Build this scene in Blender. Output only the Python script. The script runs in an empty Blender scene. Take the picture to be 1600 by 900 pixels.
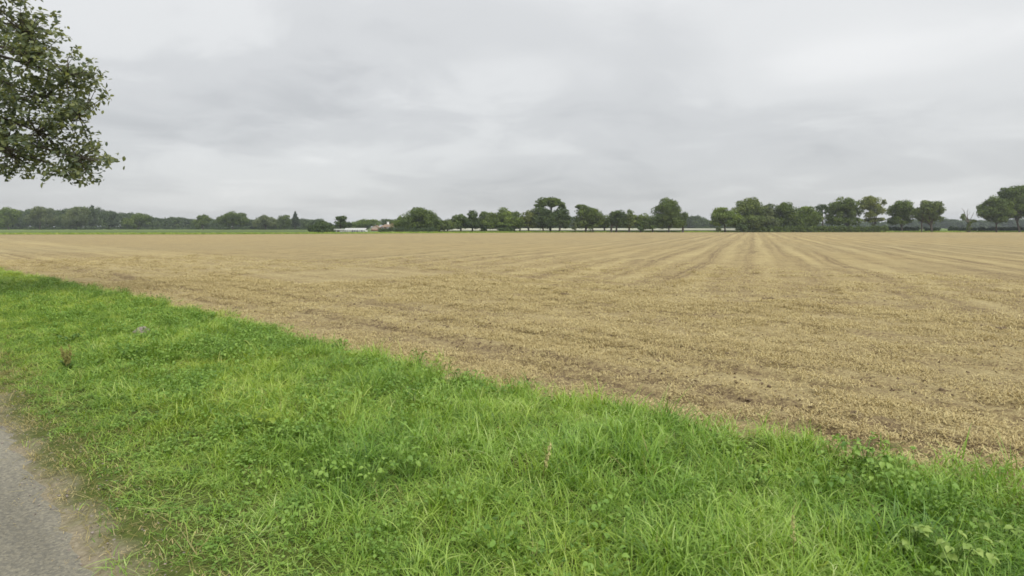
import bpy, math, random
import numpy as np
from mathutils import Vector, Matrix

R = math.radians
rng = np.random.default_rng(11)
random.seed(11)
scene = bpy.context.scene
COL = scene.collection

# ------------------------------------------------------------------ camera
FPX, CAMH, VH = 1000.0, 2.5, 354.0          # focal length in photo pixels, eye height, horizon row
PITCH = math.atan((450 - VH) / FPX)
cam_d = bpy.data.cameras.new('camera')
cam = bpy.data.objects.new('camera', cam_d)
COL.objects.link(cam)
cam.location = (0, 0, CAMH)
cam.rotation_euler = (math.pi / 2 - PITCH, 0, 0)
cam_d.sensor_width = 36.0
cam_d.lens = 36.0 * FPX / 1600.0
cam_d.clip_start = 0.1
cam_d.clip_end = 9000
scene.camera = cam

# ------------------------------------------------------------------ sky and sun
SUN_EL, SUN_AZ = 54.0, 150.0                # azimuth clockwise from +Y; behind and to the right of the lens, lost in cloud
world = bpy.data.worlds.new('World')
scene.world = world
world.use_nodes = True
wn, wl = world.node_tree.nodes, world.node_tree.links
wn.clear()


def N(nodes, kind, **kw):
    n = nodes.new(kind)
    for k, v in kw.items():
        if k == 'inp':
            for i, x in v.items():
                n.inputs[i].default_value = x
        else:
            setattr(n, k, v)
    return n


def mth(nodes, links, op, a, b=None, c=None, clamp=False):
    n = nodes.new('ShaderNodeMath')
    n.operation = op
    n.use_clamp = clamp
    for i, x in enumerate((a, b, c)):
        if x is None:
            continue
        if isinstance(x, (int, float)):
            n.inputs[i].default_value = x
        else:
            links.new(x, n.inputs[i])
    return n.outputs[0]


def ramp(nodes, links, fac, stops, interp='LINEAR'):
    n = nodes.new('ShaderNodeValToRGB')
    n.color_ramp.interpolation = interp
    e = n.color_ramp.elements
    while len(e) < len(stops):
        e.new(0.5)
    for i, (p, c) in enumerate(stops):
        e[i].position = p
        if isinstance(c, (int, float)):
            c = (c, c, c)
        e[i].color = (c[0], c[1], c[2], 1)
    links.new(fac, n.inputs[0])
    return n.outputs[0]


def mixc(nodes, links, fac, a, b, mode='MIX'):
    n = nodes.new('ShaderNodeMix')
    n.data_type = 'RGBA'
    n.blend_type = mode
    n.clamp_factor = True
    for s, x in ((n.inputs[0], fac), (n.inputs[6], a), (n.inputs[7], b)):
        if isinstance(x, (int, float)):
            s.default_value = x
        elif isinstance(x, tuple):
            s.default_value = (x[0], x[1], x[2], 1)
        else:
            links.new(x, s)
    return n.outputs[2]


def noise(nodes, links, vec, scale, detail=4, rough=0.55, dist=0.0):
    n = nodes.new('ShaderNodeTexNoise')
    n.inputs['Scale'].default_value = scale
    n.inputs['Detail'].default_value = detail
    n.inputs['Roughness'].default_value = rough
    n.inputs['Distortion'].default_value = dist
    links.new(vec, n.inputs['Vector'])
    return n.outputs['Fac']


CLOUD_MASSES = [(0.07, 2.34, 0.42, 0.38, 0.11), (1.0, 2.09, 0.45, 0.36, 0.09), (1.27, 1.73, 0.65, 0.5, 0.07), (-0.8, 1.77, 0.95, 0.5, 0.045), (-1.19, 2.44, 0.95, 0.55, -0.11), (-0.66, 2.79, 0.75, 0.5, -0.06), (0.79, 2.77, 0.65, 0.55, -0.06), (-0.33, 2.02, 0.4, 0.4, -0.03)]


def build_world():
    sky = N(wn, 'ShaderNodeTexSky')
    sky.sky_type = 'NISHITA'
    sky.sun_disc = False
    sky.sun_elevation = R(SUN_EL)
    sky.sun_rotation = R(SUN_AZ)
    tc = N(wn, 'ShaderNodeTexCoord')
    sep = N(wn, 'ShaderNodeSeparateXYZ')
    wl.new(tc.outputs['Generated'], sep.inputs[0])
    z = mth(wn, wl, 'MAXIMUM', sep.outputs[2], 0.0)
    zz = mth(wn, wl, 'ADD', z, 0.2)
    px = mth(wn, wl, 'DIVIDE', sep.outputs[0], zz)
    py = mth(wn, wl, 'DIVIDE', sep.outputs[1], zz)
    comb = N(wn, 'ShaderNodeCombineXYZ')
    wl.new(px, comb.inputs[0])
    wl.new(py, comb.inputs[1])
    off = N(wn, 'ShaderNodeVectorMath', operation='ADD', inp={1: (3.7, 1.9, 0.0)})
    wl.new(comb.outputs[0], off.inputs[0])
    big = noise(wn, wl, off.outputs[0], 0.6, 3, 0.5, 0.35)
    mid = noise(wn, wl, off.outputs[0], 1.9, 6, 0.55, 0.5)
    s = mth(wn, wl, 'ADD', mth(wn, wl, 'MULTIPLY', big, 0.62), mth(wn, wl, 'MULTIPLY', mid, 0.38))
    for bx, by, rx, ry, amp in CLOUD_MASSES:              # broad thicker and thinner parts of the cloud deck
        sx = mth(wn, wl, 'DIVIDE', mth(wn, wl, 'SUBTRACT', px, bx), rx)
        sy = mth(wn, wl, 'DIVIDE', mth(wn, wl, 'SUBTRACT', py, by), ry)
        wob = mth(wn, wl, 'MULTIPLY', mth(wn, wl, 'SUBTRACT', mid, 0.5), 2.0)
        dd = mth(wn, wl, 'ADD', mth(wn, wl, 'SQRT', mth(wn, wl, 'ADD', mth(wn, wl, 'MULTIPLY', sx, sx), mth(wn, wl, 'MULTIPLY', sy, sy))), wob)
        mr = N(wn, 'ShaderNodeMapRange', interpolation_type='SMOOTHERSTEP', inp={1: 1.5, 2: 0.0, 3: 0.0, 4: amp})
        wl.new(dd, mr.inputs[0])
        s = mth(wn, wl, 'ADD', s, mr.outputs[0])
    cloud = ramp(wn, wl, s, [(0.30, (4.75, 4.84, 4.93)), (0.46, (5.55, 5.63, 5.70)), (0.58, (6.35, 6.42, 6.45)), (0.74, (7.3, 7.33, 7.32))], 'EASE')
    lift = mth(wn, wl, 'ADD', mth(wn, wl, 'MULTIPLY', z, 0.60), 0.90)      # an overcast sky is brighter overhead
    vm = N(wn, 'ShaderNodeVectorMath', operation='SCALE')
    wl.new(cloud, vm.inputs[0])
    wl.new(lift, vm.inputs['Scale'])
    col = mixc(wn, wl, 0.93, sky.outputs[0], vm.outputs[0])
    bg = N(wn, 'ShaderNodeBackground')
    bg.inputs['Strength'].default_value = 0.055
    wl.new(col, bg.inputs[0])
    out = N(wn, 'ShaderNodeOutputWorld')
    wl.new(bg.outputs[0], out.inputs[0])


build_world()
sun_d = bpy.data.lights.new('sun', 'SUN')
sun_d.energy = 1.5
sun_d.angle = R(45)
sun_d.color = (1.0, 0.965, 0.91)
sun = bpy.data.objects.new('sun', sun_d)
COL.objects.link(sun)
_sd = Vector((math.sin(R(SUN_AZ)) * math.cos(R(SUN_EL)), math.cos(R(SUN_AZ)) * math.cos(R(SUN_EL)), math.sin(R(SUN_EL))))
sun.rotation_euler = _sd.to_track_quat('Z', 'Y').to_euler()
sun.location = (0, 0, 60)
vs = scene.view_settings
vs.view_transform = 'Standard'
vs.look = 'None'
vs.gamma = 1.0
vs.exposure = 1.15
vs.use_curve_mapping = False
scene.cycles.max_bounces = 8
scene.cycles.diffuse_bounces = 4
scene.cycles.transmission_bounces = 5
scene.cycles.volume_bounces = 0
scene.cycles.filter_width = 1.7
scene.cycles.use_denoising = True

# ------------------------------------------------------------------ helpers
SQ = math.sqrt(0.5)


def ws(w, s):                     # road frame: w metres away from the road towards the field, s metres along it
    return (w - s) * SQ, (w + s) * SQ


def at(u, v, d):                  # the point seen at photo pixel (u, v), d metres ahead
    yv = (450 - v) / FPX
    dx, dy, dz = (u - 800) / FPX, math.cos(PITCH) + yv * math.sin(PITCH), -math.sin(PITCH) + yv * math.cos(PITCH)
    t = d / dy
    return dx * t, d, CAMH + dz * t


def on_ground(u, v, z=0.0):
    yv = (450 - v) / FPX
    dx, dy, dz = (u - 800) / FPX, math.cos(PITCH) + yv * math.sin(PITCH), -math.sin(PITCH) + yv * math.cos(PITCH)
    t = (CAMH - z) / -dz
    return dx * t, dy * t


_lat = np.random.default_rng(5).random((256, 256))


def vnoise(x, y):
    x, y = np.asarray(x, float), np.asarray(y, float)
    xi, yi = np.floor(x).astype(int), np.floor(y).astype(int)
    fx, fy = x - xi, y - yi
    fx, fy = fx * fx * (3 - 2 * fx), fy * fy * (3 - 2 * fy)
    g = lambda a, b: _lat[a & 255, b & 255]
    return (g(xi, yi) * (1 - fx) + g(xi + 1, yi) * fx) * (1 - fy) + (g(xi, yi + 1) * (1 - fx) + g(xi + 1, yi + 1) * fx) * fy


def fbm(x, y, o=4):
    a, t, n = 0.5, 0.0, 0.0
    for i in range(o):
        t = t + a * vnoise(x * 2 ** i + 17.3 * i, y * 2 ** i + 5.1 * i)
        n += a
        a *= 0.5
    return t / n


def mesh(name, verts, faces, mat, tint=None, smooth=False):
    """faces: int array (n,3)/(n,4) or a list of arrays of either width."""
    if isinstance(faces, np.ndarray):
        faces = [faces]
    verts = np.asarray(verts, np.float32)
    me = bpy.data.meshes.new(name)
    me.vertices.add(len(verts))
    me.vertices.foreach_set('co', verts.ravel())
    lt = np.concatenate([np.full(len(f), f.shape[1], np.int32) for f in faces])
    idx = np.concatenate([f.ravel() for f in faces]).astype(np.int32)
    me.loops.add(len(idx))
    me.loops.foreach_set('vertex_index', idx)
    me.polygons.add(len(lt))
    me.polygons.foreach_set('loop_start', np.concatenate([[0], np.cumsum(lt)[:-1]]).astype(np.int32))
    if smooth:
        me.polygons.foreach_set('use_smooth', np.ones(len(lt), bool))
    if tint is not None:
        a = me.attributes.new('tint', 'FLOAT', 'POINT')
        a.data.foreach_set('value', np.asarray(tint, np.float32))
    me.update(calc_edges=True)
    me.materials.append(mat)
    return me


def obj(name, me, parent=None, loc=None, color=None):
    o = bpy.data.objects.new(name, me)
    COL.objects.link(o)
    if parent is not None:
        o.parent = parent
    if loc is not None:
        o.location = loc
    if color is not None:
        o.color = (color[0], color[1], color[2], 1)
    return o


def empty(name, loc):
    o = bpy.data.objects.new(name, None)
    o.empty_display_size = 0.3
    COL.objects.link(o)
    o.location = loc
    return o


def tag(o, label=None, cat=None, group=None, kind=None):
    for k, v in (('label', label), ('category', cat), ('group', group), ('kind', kind)):
        if v:
            o[k] = v
    return o


class MB:                          # collects tubes and boxes for one mesh
    def __init__(self):
        self.v, self.q, self.n = [], [], 0

    def tube(self, pts, rad, sides=6):
        pts = [np.asarray(p, float) for p in pts]
        ring0 = self.n
        for i, p in enumerate(pts):
            d = pts[min(i + 1, len(pts) - 1)] - pts[max(i - 1, 0)]
            d = d / (np.linalg.norm(d) + 1e-9)
            a = np.cross(d, (0.31, 0.77, 0.12))
            if np.linalg.norm(a) < 1e-3:
                a = np.cross(d, (1, 0, 0))
            a /= np.linalg.norm(a)
            b = np.cross(d, a)
            for k in range(sides):
                th = 2 * math.pi * k / sides
                self.v.append(p + rad[i] * (math.cos(th) * a + math.sin(th) * b))
        for i in range(len(pts) - 1):
            for k in range(sides):
                k2 = (k + 1) % sides
                self.q.append((ring0 + i * sides + k, ring0 + i * sides + k2, ring0 + (i + 1) * sides + k2, ring0 + (i + 1) * sides + k))
        self.n += len(pts) * sides
        return self

    def box(self, x0, x1, y0, y1, z0, z1):
        b = self.n
        for z in (z0, z1):
            for x, y in ((x0, y0), (x1, y0), (x1, y1), (x0, y1)):
                self.v.append(np.array((x, y, z), float))
        for f in ((3, 2, 1, 0), (4, 5, 6, 7), (0, 1, 5, 4), (1, 2, 6, 5), (2, 3, 7, 6), (3, 0, 4, 7)):
            self.q.append(tuple(b + i for i in f))
        self.n += 8
        return self

    def quad(self, *p):
        b = self.n
        self.v += [np.array(x, float) for x in p]
        self.q.append((b, b + 1, b + 2, b + 3) if len(p) == 4 else (b, b + 1, b + 2, b + 2))
        self.n += len(p)
        return self

    def mesh(self, name, mat, smooth=False):
        q = [f for f in self.q if f[2] != f[3]]
        t = [f[:3] for f in self.q if f[2] == f[3]]
        fs = [np.array(x, int) for x in (q, t) if x]
        return mesh(name, np.array(self.v), fs, mat, smooth=smooth)


# ------------------------------------------------------------------ materials
def new_mat(name):
    m = bpy.data.materials.new(name)
    m.use_nodes = True
    nt = m.node_tree
    nt.nodes.clear()
    return m, nt.nodes, nt.links


def finish(n, l, col, rough=0.9, spec=0.2, bump=None, bstr=0.3, bdist=0.02):
    p = N(n, 'ShaderNodeBsdfPrincipled')
    p.inputs['Roughness'].default_value = rough
    p.inputs['Specular IOR Level'].default_value = spec
    if isinstance(col, tuple):
        p.inputs['Base Color'].default_value = (*col, 1)
    else:
        l.new(col, p.inputs['Base Color'])
    if bump is not None:
        b = N(n, 'ShaderNodeBump')
        b.inputs['Strength'].default_value = bstr
        b.inputs['Distance'].default_value = bdist
        l.new(bump, b.inputs['Height'])
        l.new(b.outputs[0], p.inputs['Normal'])
    o = N(n, 'ShaderNodeOutputMaterial')
    l.new(p.outputs[0], o.inputs[0])


def leaf_shader(n, l, col, trans=0.35, rough=0.55, spec=0.25, tmul=(1.15, 1.1, 0.6)):
    p = N(n, 'ShaderNodeBsdfPrincipled')
    p.inputs['Roughness'].default_value = rough
    p.inputs['Specular IOR Level'].default_value = spec
    l.new(col, p.inputs['Base Color'])
    t = N(n, 'ShaderNodeBsdfTranslucent')
    l.new(mixc(n, l, 1.0, col, tmul, 'MULTIPLY'), t.inputs[0])
    mx = N(n, 'ShaderNodeMixShader')
    mx.inputs[0].default_value = trans
    l.new(p.outputs[0], mx.inputs[1])
    l.new(t.outputs[0], mx.inputs[2])
    o = N(n, 'ShaderNodeOutputMaterial')
    l.new(mx.outputs[0], o.inputs[0])


def mat_foliage(name='tree_foliage', trans=0.25):
    m, n, l = new_mat(name)
    oi = N(n, 'ShaderNodeObjectInfo')
    at_ = N(n, 'ShaderNodeAttribute', attribute_name='tint')
    k = ramp(n, l, at_.outputs['Fac'], [(0.0, (0.55, 0.60, 0.66)), (0.5, (1.0, 1.0, 0.95)), (1.0, (1.65, 1.5, 1.05))])
    leaf_shader(n, l, mixc(n, l, 1.0, oi.outputs['Color'], k, 'MULTIPLY'), trans, 0.6, 0.2)
    return m


def mat_bark(name, a, b):
    m, n, l = new_mat(name)
    g = N(n, 'ShaderNodeTexCoord')
    f = noise(n, l, g.outputs['Object'], 3.0, 5, 0.65)
    finish(n, l, ramp(n, l, f, [(0.3, a), (0.7, b)]), 0.95, 0.1, f, 0.5, 0.05)
    return m


def pos_dots(n, l):
    g = N(n, 'ShaderNodeNewGeometry')
    P = g.outputs['Position']

    def dot(a, b):
        v = N(n, 'ShaderNodeVectorMath', operation='DOT_PRODUCT', inp={1: (a, b, 0)})
        l.new(P, v.inputs[0])
        return v.outputs['Value']

    def comb(a, b, c=0.0):
        k = N(n, 'ShaderNodeCombineXYZ')
        for i, x in enumerate((a, b, c)):
            if isinstance(x, (int, float)):
                k.inputs[i].default_value = x
            else:
                l.new(x, k.inputs[i])
        return k.outputs[0]
    return P, dot, comb


ROW_A = math.atan((1177 - 800) / FPX)       # the rows run about 20 degrees to the right of the view
ROW_PER = 3.15


def straw_patch(n, l):
    """how much loose pale straw lies at a place (0 bare soil .. 1 thick straw): rows inside the field, bands along the headland"""
    P, dot, comb = pos_dots(n, l)
    t = dot(math.cos(ROW_A), -math.sin(ROW_A))
    r = dot(math.sin(ROW_A), math.cos(ROW_A))
    w = dot(SQ, SQ)
    s = dot(-SQ, SQ)
    wob = noise(n, l, comb(mth(n, l, 'MULTIPLY', t, 0.35), mth(n, l, 'MULTIPLY', r, 0.03)), 1.0, 3)
    tt = mth(n, l, 'ADD', mth(n, l, 'DIVIDE', t, ROW_PER), mth(n, l, 'MULTIPLY', wob, 0.95))
    fr = mth(n, l, 'FRACT', mth(n, l, 'ADD', tt, -0.30))
    line = ramp(n, l, fr, [(0.0, 0.40), (0.05, 0.18), (0.10, 0.55), (0.15, 0.28), (0.22, 0.60), (0.46, 0.90), (0.72, 0.44), (0.90, 0.66), (1.0, 0.40)])
    own = noise(n, l, comb(mth(n, l, 'MULTIPLY', t, 0.21), mth(n, l, 'MULTIPLY', r, 0.012)), 1.0, 2)     # some passes show, some do not
    lw = N(n, 'ShaderNodeMapRange', inp={1: 0.38, 2: 0.62, 3: 0.25, 4: 1.25})
    l.new(own, lw.inputs[0])
    seen = N(n, 'ShaderNodeMapRange', interpolation_type='SMOOTHSTEP', inp={1: 12.0, 2: 55.0, 3: 0.78, 4: 0.18})
    l.new(mth(n, l, 'ABSOLUTE', mth(n, l, 'SUBTRACT', t, 6.0)), seen.inputs[0])
    line = mth(n, l, 'MULTIPLY', mth(n, l, 'MULTIPLY', mth(n, l, 'SUBTRACT', line, 0.58), lw.outputs[0]), seen.outputs[0])
    streak = noise(n, l, comb(mth(n, l, 'MULTIPLY', t, 0.9), mth(n, l, 'MULTIPLY', r, 0.06)), 1.0, 6, 0.68)
    rows = mth(n, l, 'ADD', mth(n, l, 'ADD', line, 0.30), mth(n, l, 'MULTIPLY', streak, 0.62))
    hw = noise(n, l, comb(mth(n, l, 'MULTIPLY', w, 0.85), mth(n, l, 'MULTIPLY', s, 0.035)), 1.0, 5, 0.6)
    hl = ramp(n, l, mth(n, l, 'DIVIDE', mth(n, l, 'ADD', w, mth(n, l, 'MULTIPLY', hw, 0.8)), 30.0),
              [(0.20, 0.45), (0.235, 0.62), (0.268, 0.62), (0.280, 0.40), (0.292, 0.70), (0.304, 0.42), (0.318, 0.66), (0.47, 0.58), (0.50, 0.72),
               (0.57, 0.58), (0.62, 0.74), (0.72, 0.66), (0.78, 0.40), (0.86, 0.44), (0.92, 0.66)])
    head = mth(n, l, 'ADD', mth(n, l, 'MULTIPLY', hl, 0.80), mth(n, l, 'MULTIPLY', mth(n, l, 'SUBTRACT', hw, 0.30), 0.95))
    edge = mth(n, l, 'ADD', w, mth(n, l, 'MULTIPLY', noise(n, l, P, 0.13, 2), 9.0))
    m = N(n, 'ShaderNodeMapRange', interpolation_type='SMOOTHSTEP', inp={1: 23.0, 2: 30.0})
    l.new(edge, m.inputs[0])
    mx = N(n, 'ShaderNodeMix')
    l.new(m.outputs[0], mx.inputs[0])
    l.new(head, mx.inputs[2])
    l.new(rows, mx.inputs[3])
    blot = noise(n, l, P, 0.45, 7, 0.72)
    return mth(n, l, 'ADD', mx.outputs[0], mth(n, l, 'MULTIPLY', mth(n, l, 'SUBTRACT', blot, 0.5), 0.95)), P


def mat_field():
    m, n, l = new_mat('stubble_soil')
    k, P = straw_patch(n, l)
    rut = N(n, 'ShaderNodeAttribute', attribute_name='tint')
    k = mth(n, l, 'SUBTRACT', k, mth(n, l, 'MULTIPLY', rut.outputs['Fac'], 0.42))
    fine = noise(n, l, P, 9.0, 6, 0.7)
    fine2 = noise(n, l, P, 38.0, 4, 0.7)
    k2 = mth(n, l, 'ADD', k, mth(n, l, 'MULTIPLY', mth(n, l, 'SUBTRACT', fine, 0.5), 2.2))
    k2 = mth(n, l, 'ADD', k2, mth(n, l, 'MULTIPLY', mth(n, l, 'SUBTRACT', fine2, 0.5), 1.9))
    c = ramp(n, l, k2, [(0.0, (0.112, 0.081, 0.048)), (0.34, (0.205, 0.154, 0.086)), (0.62, (0.292, 0.232, 0.114)), (1.0, (0.410, 0.342, 0.175))])
    big = noise(n, l, P, 0.02, 3)
    c = mixc(n, l, 1.0, c, ramp(n, l, big, [(0.3, (0.93, 0.94, 0.98)), (0.7, (1.05, 1.03, 0.98))]), 'MULTIPLY')
    finish(n, l, c, 0.95, 0.1, mth(n, l, 'ADD', fine, mth(n, l, 'MULTIPLY', fine2, 0.5)), 0.9, 0.06)
    return m


def mat_straw():
    m, n, l = new_mat('straw')
    oi = N(n, 'ShaderNodeObjectInfo')
    at_ = N(n, 'ShaderNodeAttribute', attribute_name='tint')
    f = mth(n, l, 'ADD', mth(n, l, 'MULTIPLY', oi.outputs['Random'], 0.5), mth(n, l, 'MULTIPLY', at_.outputs['Fac'], 0.5))
    c = ramp(n, l, f, [(0.1, (0.31, 0.240, 0.116)), (0.35, (0.42, 0.338, 0.158)), (0.65, (0.485, 0.405, 0.194)), (0.92, (0.56, 0.485, 0.255))])
    leaf_shader(n, l, c, 0.2, 0.6, 0.25, (1.0, 0.95, 0.8))
    return m


def mat_grass():
    m, n, l = new_mat('grass_blade')
    P, dot, comb = pos_dots(n, l)
    oi = N(n, 'ShaderNodeObjectInfo')
    at_ = N(n, 'ShaderNodeAttribute', attribute_name='tint')
    patch = noise(n, l, P, 0.75, 4, 0.6)
    f = mth(n, l, 'ADD', mth(n, l, 'MULTIPLY', oi.outputs['Random'], 0.30), mth(n, l, 'MULTIPLY', at_.outputs['Fac'], 0.32))
    f = mth(n, l, 'ADD', f, mth(n, l, 'MULTIPLY', mth(n, l, 'SUBTRACT', patch, 0.5), 0.75))
    f = mth(n, l, 'ADD', f, 0.22)
    c = ramp(n, l, f, [(0.18, (0.042, 0.108, 0.014)), (0.36, (0.136, 0.260, 0.031)), (0.54, (0.240, 0.388, 0.056)), (0.72, (0.360, 0.505, 0.108)), (0.91, (0.53, 0.60, 0.27))])
    hue = noise(n, l, P, 0.33, 3, 0.6)
    sh = mth(n, l, 'ADD', hue, mth(n, l, 'MULTIPLY', mth(n, l, 'MINIMUM', dot(-SQ, SQ), 24.0), 0.010))
    c = mixc(n, l, 1.0, c, ramp(n, l, sh, [(0.40, (0.94, 1.0, 1.05)), (0.80, (1.25, 1.08, 0.92))]), 'MULTIPLY')
    leaf_shader(n, l, c, 0.36, 0.42, 0.42, (1.15, 1.1, 0.45))
    return m


def mat_tinted(name, stops, trans=0.3, rough=0.5, spec=0.4):
    m, n, l = new_mat(name)
    oi = N(n, 'ShaderNodeObjectInfo')
    at_ = N(n, 'ShaderNodeAttribute', attribute_name='tint')
    f = mth(n, l, 'ADD', mth(n, l, 'MULTIPLY', oi.outputs['Random'], 0.5), mth(n, l, 'MULTIPLY', at_.outputs['Fac'], 0.5))
    leaf_shader(n, l, ramp(n, l, f, stops), trans, rough, spec)
    return m


def mat_verge():
    m, n, l = new_mat('verge_soil')
    P, dot, comb = pos_dots(n, l)
    w = dot(SQ, SQ)
    a = noise(n, l, P, 1.6, 5, 0.65)
    b = noise(n, l, P, 22.0, 5, 0.7)
    ed = mth(n, l, 'ADD', w, mth(n, l, 'MULTIPLY', mth(n, l, 'SUBTRACT', a, 0.5), 0.9))
    mr = N(n, 'ShaderNodeMapRange', interpolation_type='SMOOTHSTEP', inp={1: 0.92, 2: 1.35})
    l.new(ed, mr.inputs[0])
    grit = ramp(n, l, b, [(0.3, (0.150, 0.128, 0.085)), (0.55, (0.240, 0.208, 0.145)), (0.75, (0.33, 0.295, 0.215))])
    soil = ramp(n, l, b, [(0.3, (0.040, 0.050, 0.015)), (0.6, (0.085, 0.110, 0.025)), (0.8, (0.140, 0.150, 0.045))])
    finish(n, l, mixc(n, l, mr.outputs[0], grit, soil), 0.95, 0.1, b, 0.6, 0.03)
    return m


def mat_road():
    m, n, l = new_mat('asphalt')
    P, dot, comb = pos_dots(n, l)
    w = dot(SQ, SQ)
    s = dot(-SQ, SQ)
    a = noise(n, l, comb(mth(n, l, 'MULTIPLY', w, 1.6), mth(n, l, 'MULTIPLY', s, 0.25)), 1.0, 4)
    b = noise(n, l, P, 34.0, 6, 0.8)
    v = N(n, 'ShaderNodeTexVoronoi', inp={'Scale': 48.0})
    l.new(P, v.inputs['Vector'])
    f = mth(n, l, 'ADD', mth(n, l, 'MULTIPLY', a, 0.45), mth(n, l, 'MULTIPLY', b, 0.55))
    c = ramp(n, l, f, [(0.32, (0.085, 0.081, 0.066)), (0.50, (0.170, 0.163, 0.134)), (0.68, (0.270, 0.257, 0.212))])
    chip = N(n, 'ShaderNodeSeparateColor')
    l.new(v.outputs['Color'], chip.inputs[0])
    c = mixc(n, l, 1.0, c, ramp(n, l, chip.outputs[0], [(0.0, (0.86, 0.86, 0.86)), (0.55, (1.10, 1.08, 1.02)), (1.0, (1.40, 1.36, 1.24))]), 'MULTIPLY')
    finish(n, l, c, 0.9, 0.25, mth(n, l, 'ADD', v.outputs['Distance'], b), 0.5, 0.012)
    return m


def mat_flat_noise(name, stops, scale=0.3, rough=0.9, bump=0.0, stretch=None, spec=0.15):
    m, n, l = new_mat(name)
    P, dot, comb = pos_dots(n, l)
    v = P
    if stretch:
        mp = N(n, 'ShaderNodeVectorMath', operation='MULTIPLY', inp={1: stretch})
        l.new(P, mp.inputs[0])
        v = mp.outputs[0]
    f = noise(n, l, v, scale, 5, 0.6)
    finish(n, l, ramp(n, l, f, stops), rough, spec, f if bump else None, bump, 0.05)
    return m


FOL = mat_foliage()
NEARLEAF = mat_foliage('roadside_tree_leaf', 0.45)
BARK = mat_bark('bark', (0.045, 0.038, 0.030), (0.115, 0.100, 0.080))
PALEBARK = mat_bark('weathered_bark', (0.09, 0.08, 0.06), (0.19, 0.175, 0.14))
FIELD = mat_field()
STRAW = mat_straw()
GRASS = mat_grass()
VERGE = mat_verge()
ROAD = mat_road()
FARGREEN = mat_flat_noise('far_pasture', [(0.3, (0.105, 0.160, 0.040)), (0.7, (0.160, 0.210, 0.058))], 0.02, 0.9, 0, (0.3, 2.0, 1))
PALE = mat_flat_noise('ripe_crop', [(0.3, (0.40, 0.405, 0.29)), (0.7, (0.50, 0.50, 0.38))], 0.05, 0.9, 0, (0.3, 2.0, 1))
LAND = mat_flat_noise('land', [(0.3, (0.075, 0.115, 0.035)), (0.7, (0.13, 0.165, 0.055))], 0.03)
HERB = mat_tinted('herb_leaf', [(0.1, (0.090, 0.180, 0.030)), (0.5, (0.165, 0.290, 0.046)), (0.9, (0.25, 0.38, 0.075))], 0.3, 0.5, 0.35)
BRAMB = mat_tinted('bramble_leaf', [(0.1, (0.11, 0.19, 0.035)), (0.5, (0.20, 0.30, 0.06)), (0.9, (0.29, 0.39, 0.10))], 0.25, 0.5, 0.35)
DRY = mat_tinted('dry_grass', [(0.1, (0.17, 0.15, 0.05)), (0.5, (0.28, 0.25, 0.09)), (0.9, (0.42, 0.37, 0.18))], 0.3, 0.6, 0.2)
DOCKRED = mat_tinted('dock_seed', [(0.1, (0.24, 0.23, 0.07)), (0.5, (0.30, 0.28, 0.10)), (0.9, (0.38, 0.35, 0.14))], 0.15, 0.7, 0.2)
PALEDRY = mat_flat_noise('bleached_seed', [(0.3, (0.42, 0.39, 0.15)), (0.7, (0.58, 0.54, 0.26))], 40.0)
DARKHERB = mat_tinted('dark_herb_leaf', [(0.1, (0.065, 0.140, 0.030)), (0.5, (0.090, 0.180, 0.036)), (0.9, (0.12, 0.22, 0.05))], 0.2, 0.5, 0.35)
LIME = mat_tinted('lime_leaf', [(0.1, (0.18, 0.27, 0.03)), (0.5, (0.26, 0.36, 0.045)), (0.9, (0.33, 0.43, 0.08))], 0.4, 0.5, 0.35)
STONE = mat_flat_noise('stone', [(0.3, (0.17, 0.145, 0.125)), (0.7, (0.31, 0.27, 0.24))], 30.0, 0.9, 0.5)
CRUMB = mat_flat_noise('soil_crumb', [(0.3, (0.11, 0.08, 0.05)), (0.7, (0.20, 0.15, 0.095))], 9.0, 0.95)
SOILCLOD = mat_flat_noise('soil_clod', [(0.3, (0.07, 0.05, 0.032)), (0.7, (0.15, 0.11, 0.07))], 14.0, 0.95, 0.6)
ROOFTILE = mat_flat_noise('roof_tile', [(0.3, (0.18, 0.125, 0.085)), (0.7, (0.27, 0.20, 0.145))], 1.5, 0.9, 0.3)
RENDERW = mat_flat_noise('pink_render', [(0.3, (0.38, 0.30, 0.25)), (0.7, (0.45, 0.36, 0.30))], 0.8, 0.9)
WHITEP = mat_flat_noise('white_paint', [(0.3, (0.70, 0.70, 0.67)), (0.7, (0.80, 0.80, 0.78))], 0.8, 0.6)
BRICKM = mat_flat_noise('brown_brick', [(0.3, (0.22, 0.12, 0.085)), (0.7, (0.30, 0.18, 0.13))], 2.0, 0.9)
GREYCLAD = mat_flat_noise('grey_cladding', [(0.3, (0.24, 0.25, 0.22)), (0.7, (0.33, 0.34, 0.30))], 0.9, 0.8)
OPAL = mat_flat_noise('opal_sheet', [(0.3, (0.34, 0.355, 0.33)), (0.7, (0.44, 0.45, 0.42))], 0.9, 0.35, 0, None, 0.5)
GLASSD = mat_flat_noise('purple_grey_glass', [(0.3, (0.16, 0.16, 0.20)), (0.7, (0.25, 0.25, 0.30))], 0.7, 0.12, 0, None, 0.6)  # purple-grey window panes, tone varied by noise
DOORM = mat_flat_noise('dark_door', [(0.3, (0.05, 0.05, 0.05)), (0.7, (0.08, 0.075, 0.07))], 2.0, 0.6)

# ------------------------------------------------------------------ the setting
# the land underneath everything, out to the horizon
th = np.linspace(0, 2 * math.pi, 97)[:-1]
v = [(0, 0, -0.35)] + [(4500 * math.cos(a), 4500 * math.sin(a), -0.35) for a in th]
f = np.array([(0, 1 + i, 1 + (i + 1) % 96) for i in range(96)])
tag(obj('ground', mesh('ground', v, f, LAND)), kind='structure')

# the boundary of the stubble field, from the far left corner round to the right
FAR = [(-230, 205), (-167, 213), (-105, 215), (-64, 232), (-20, 262), (10, 283), (60, 295), (118, 298), (200, 300), (330, 306)]


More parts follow.
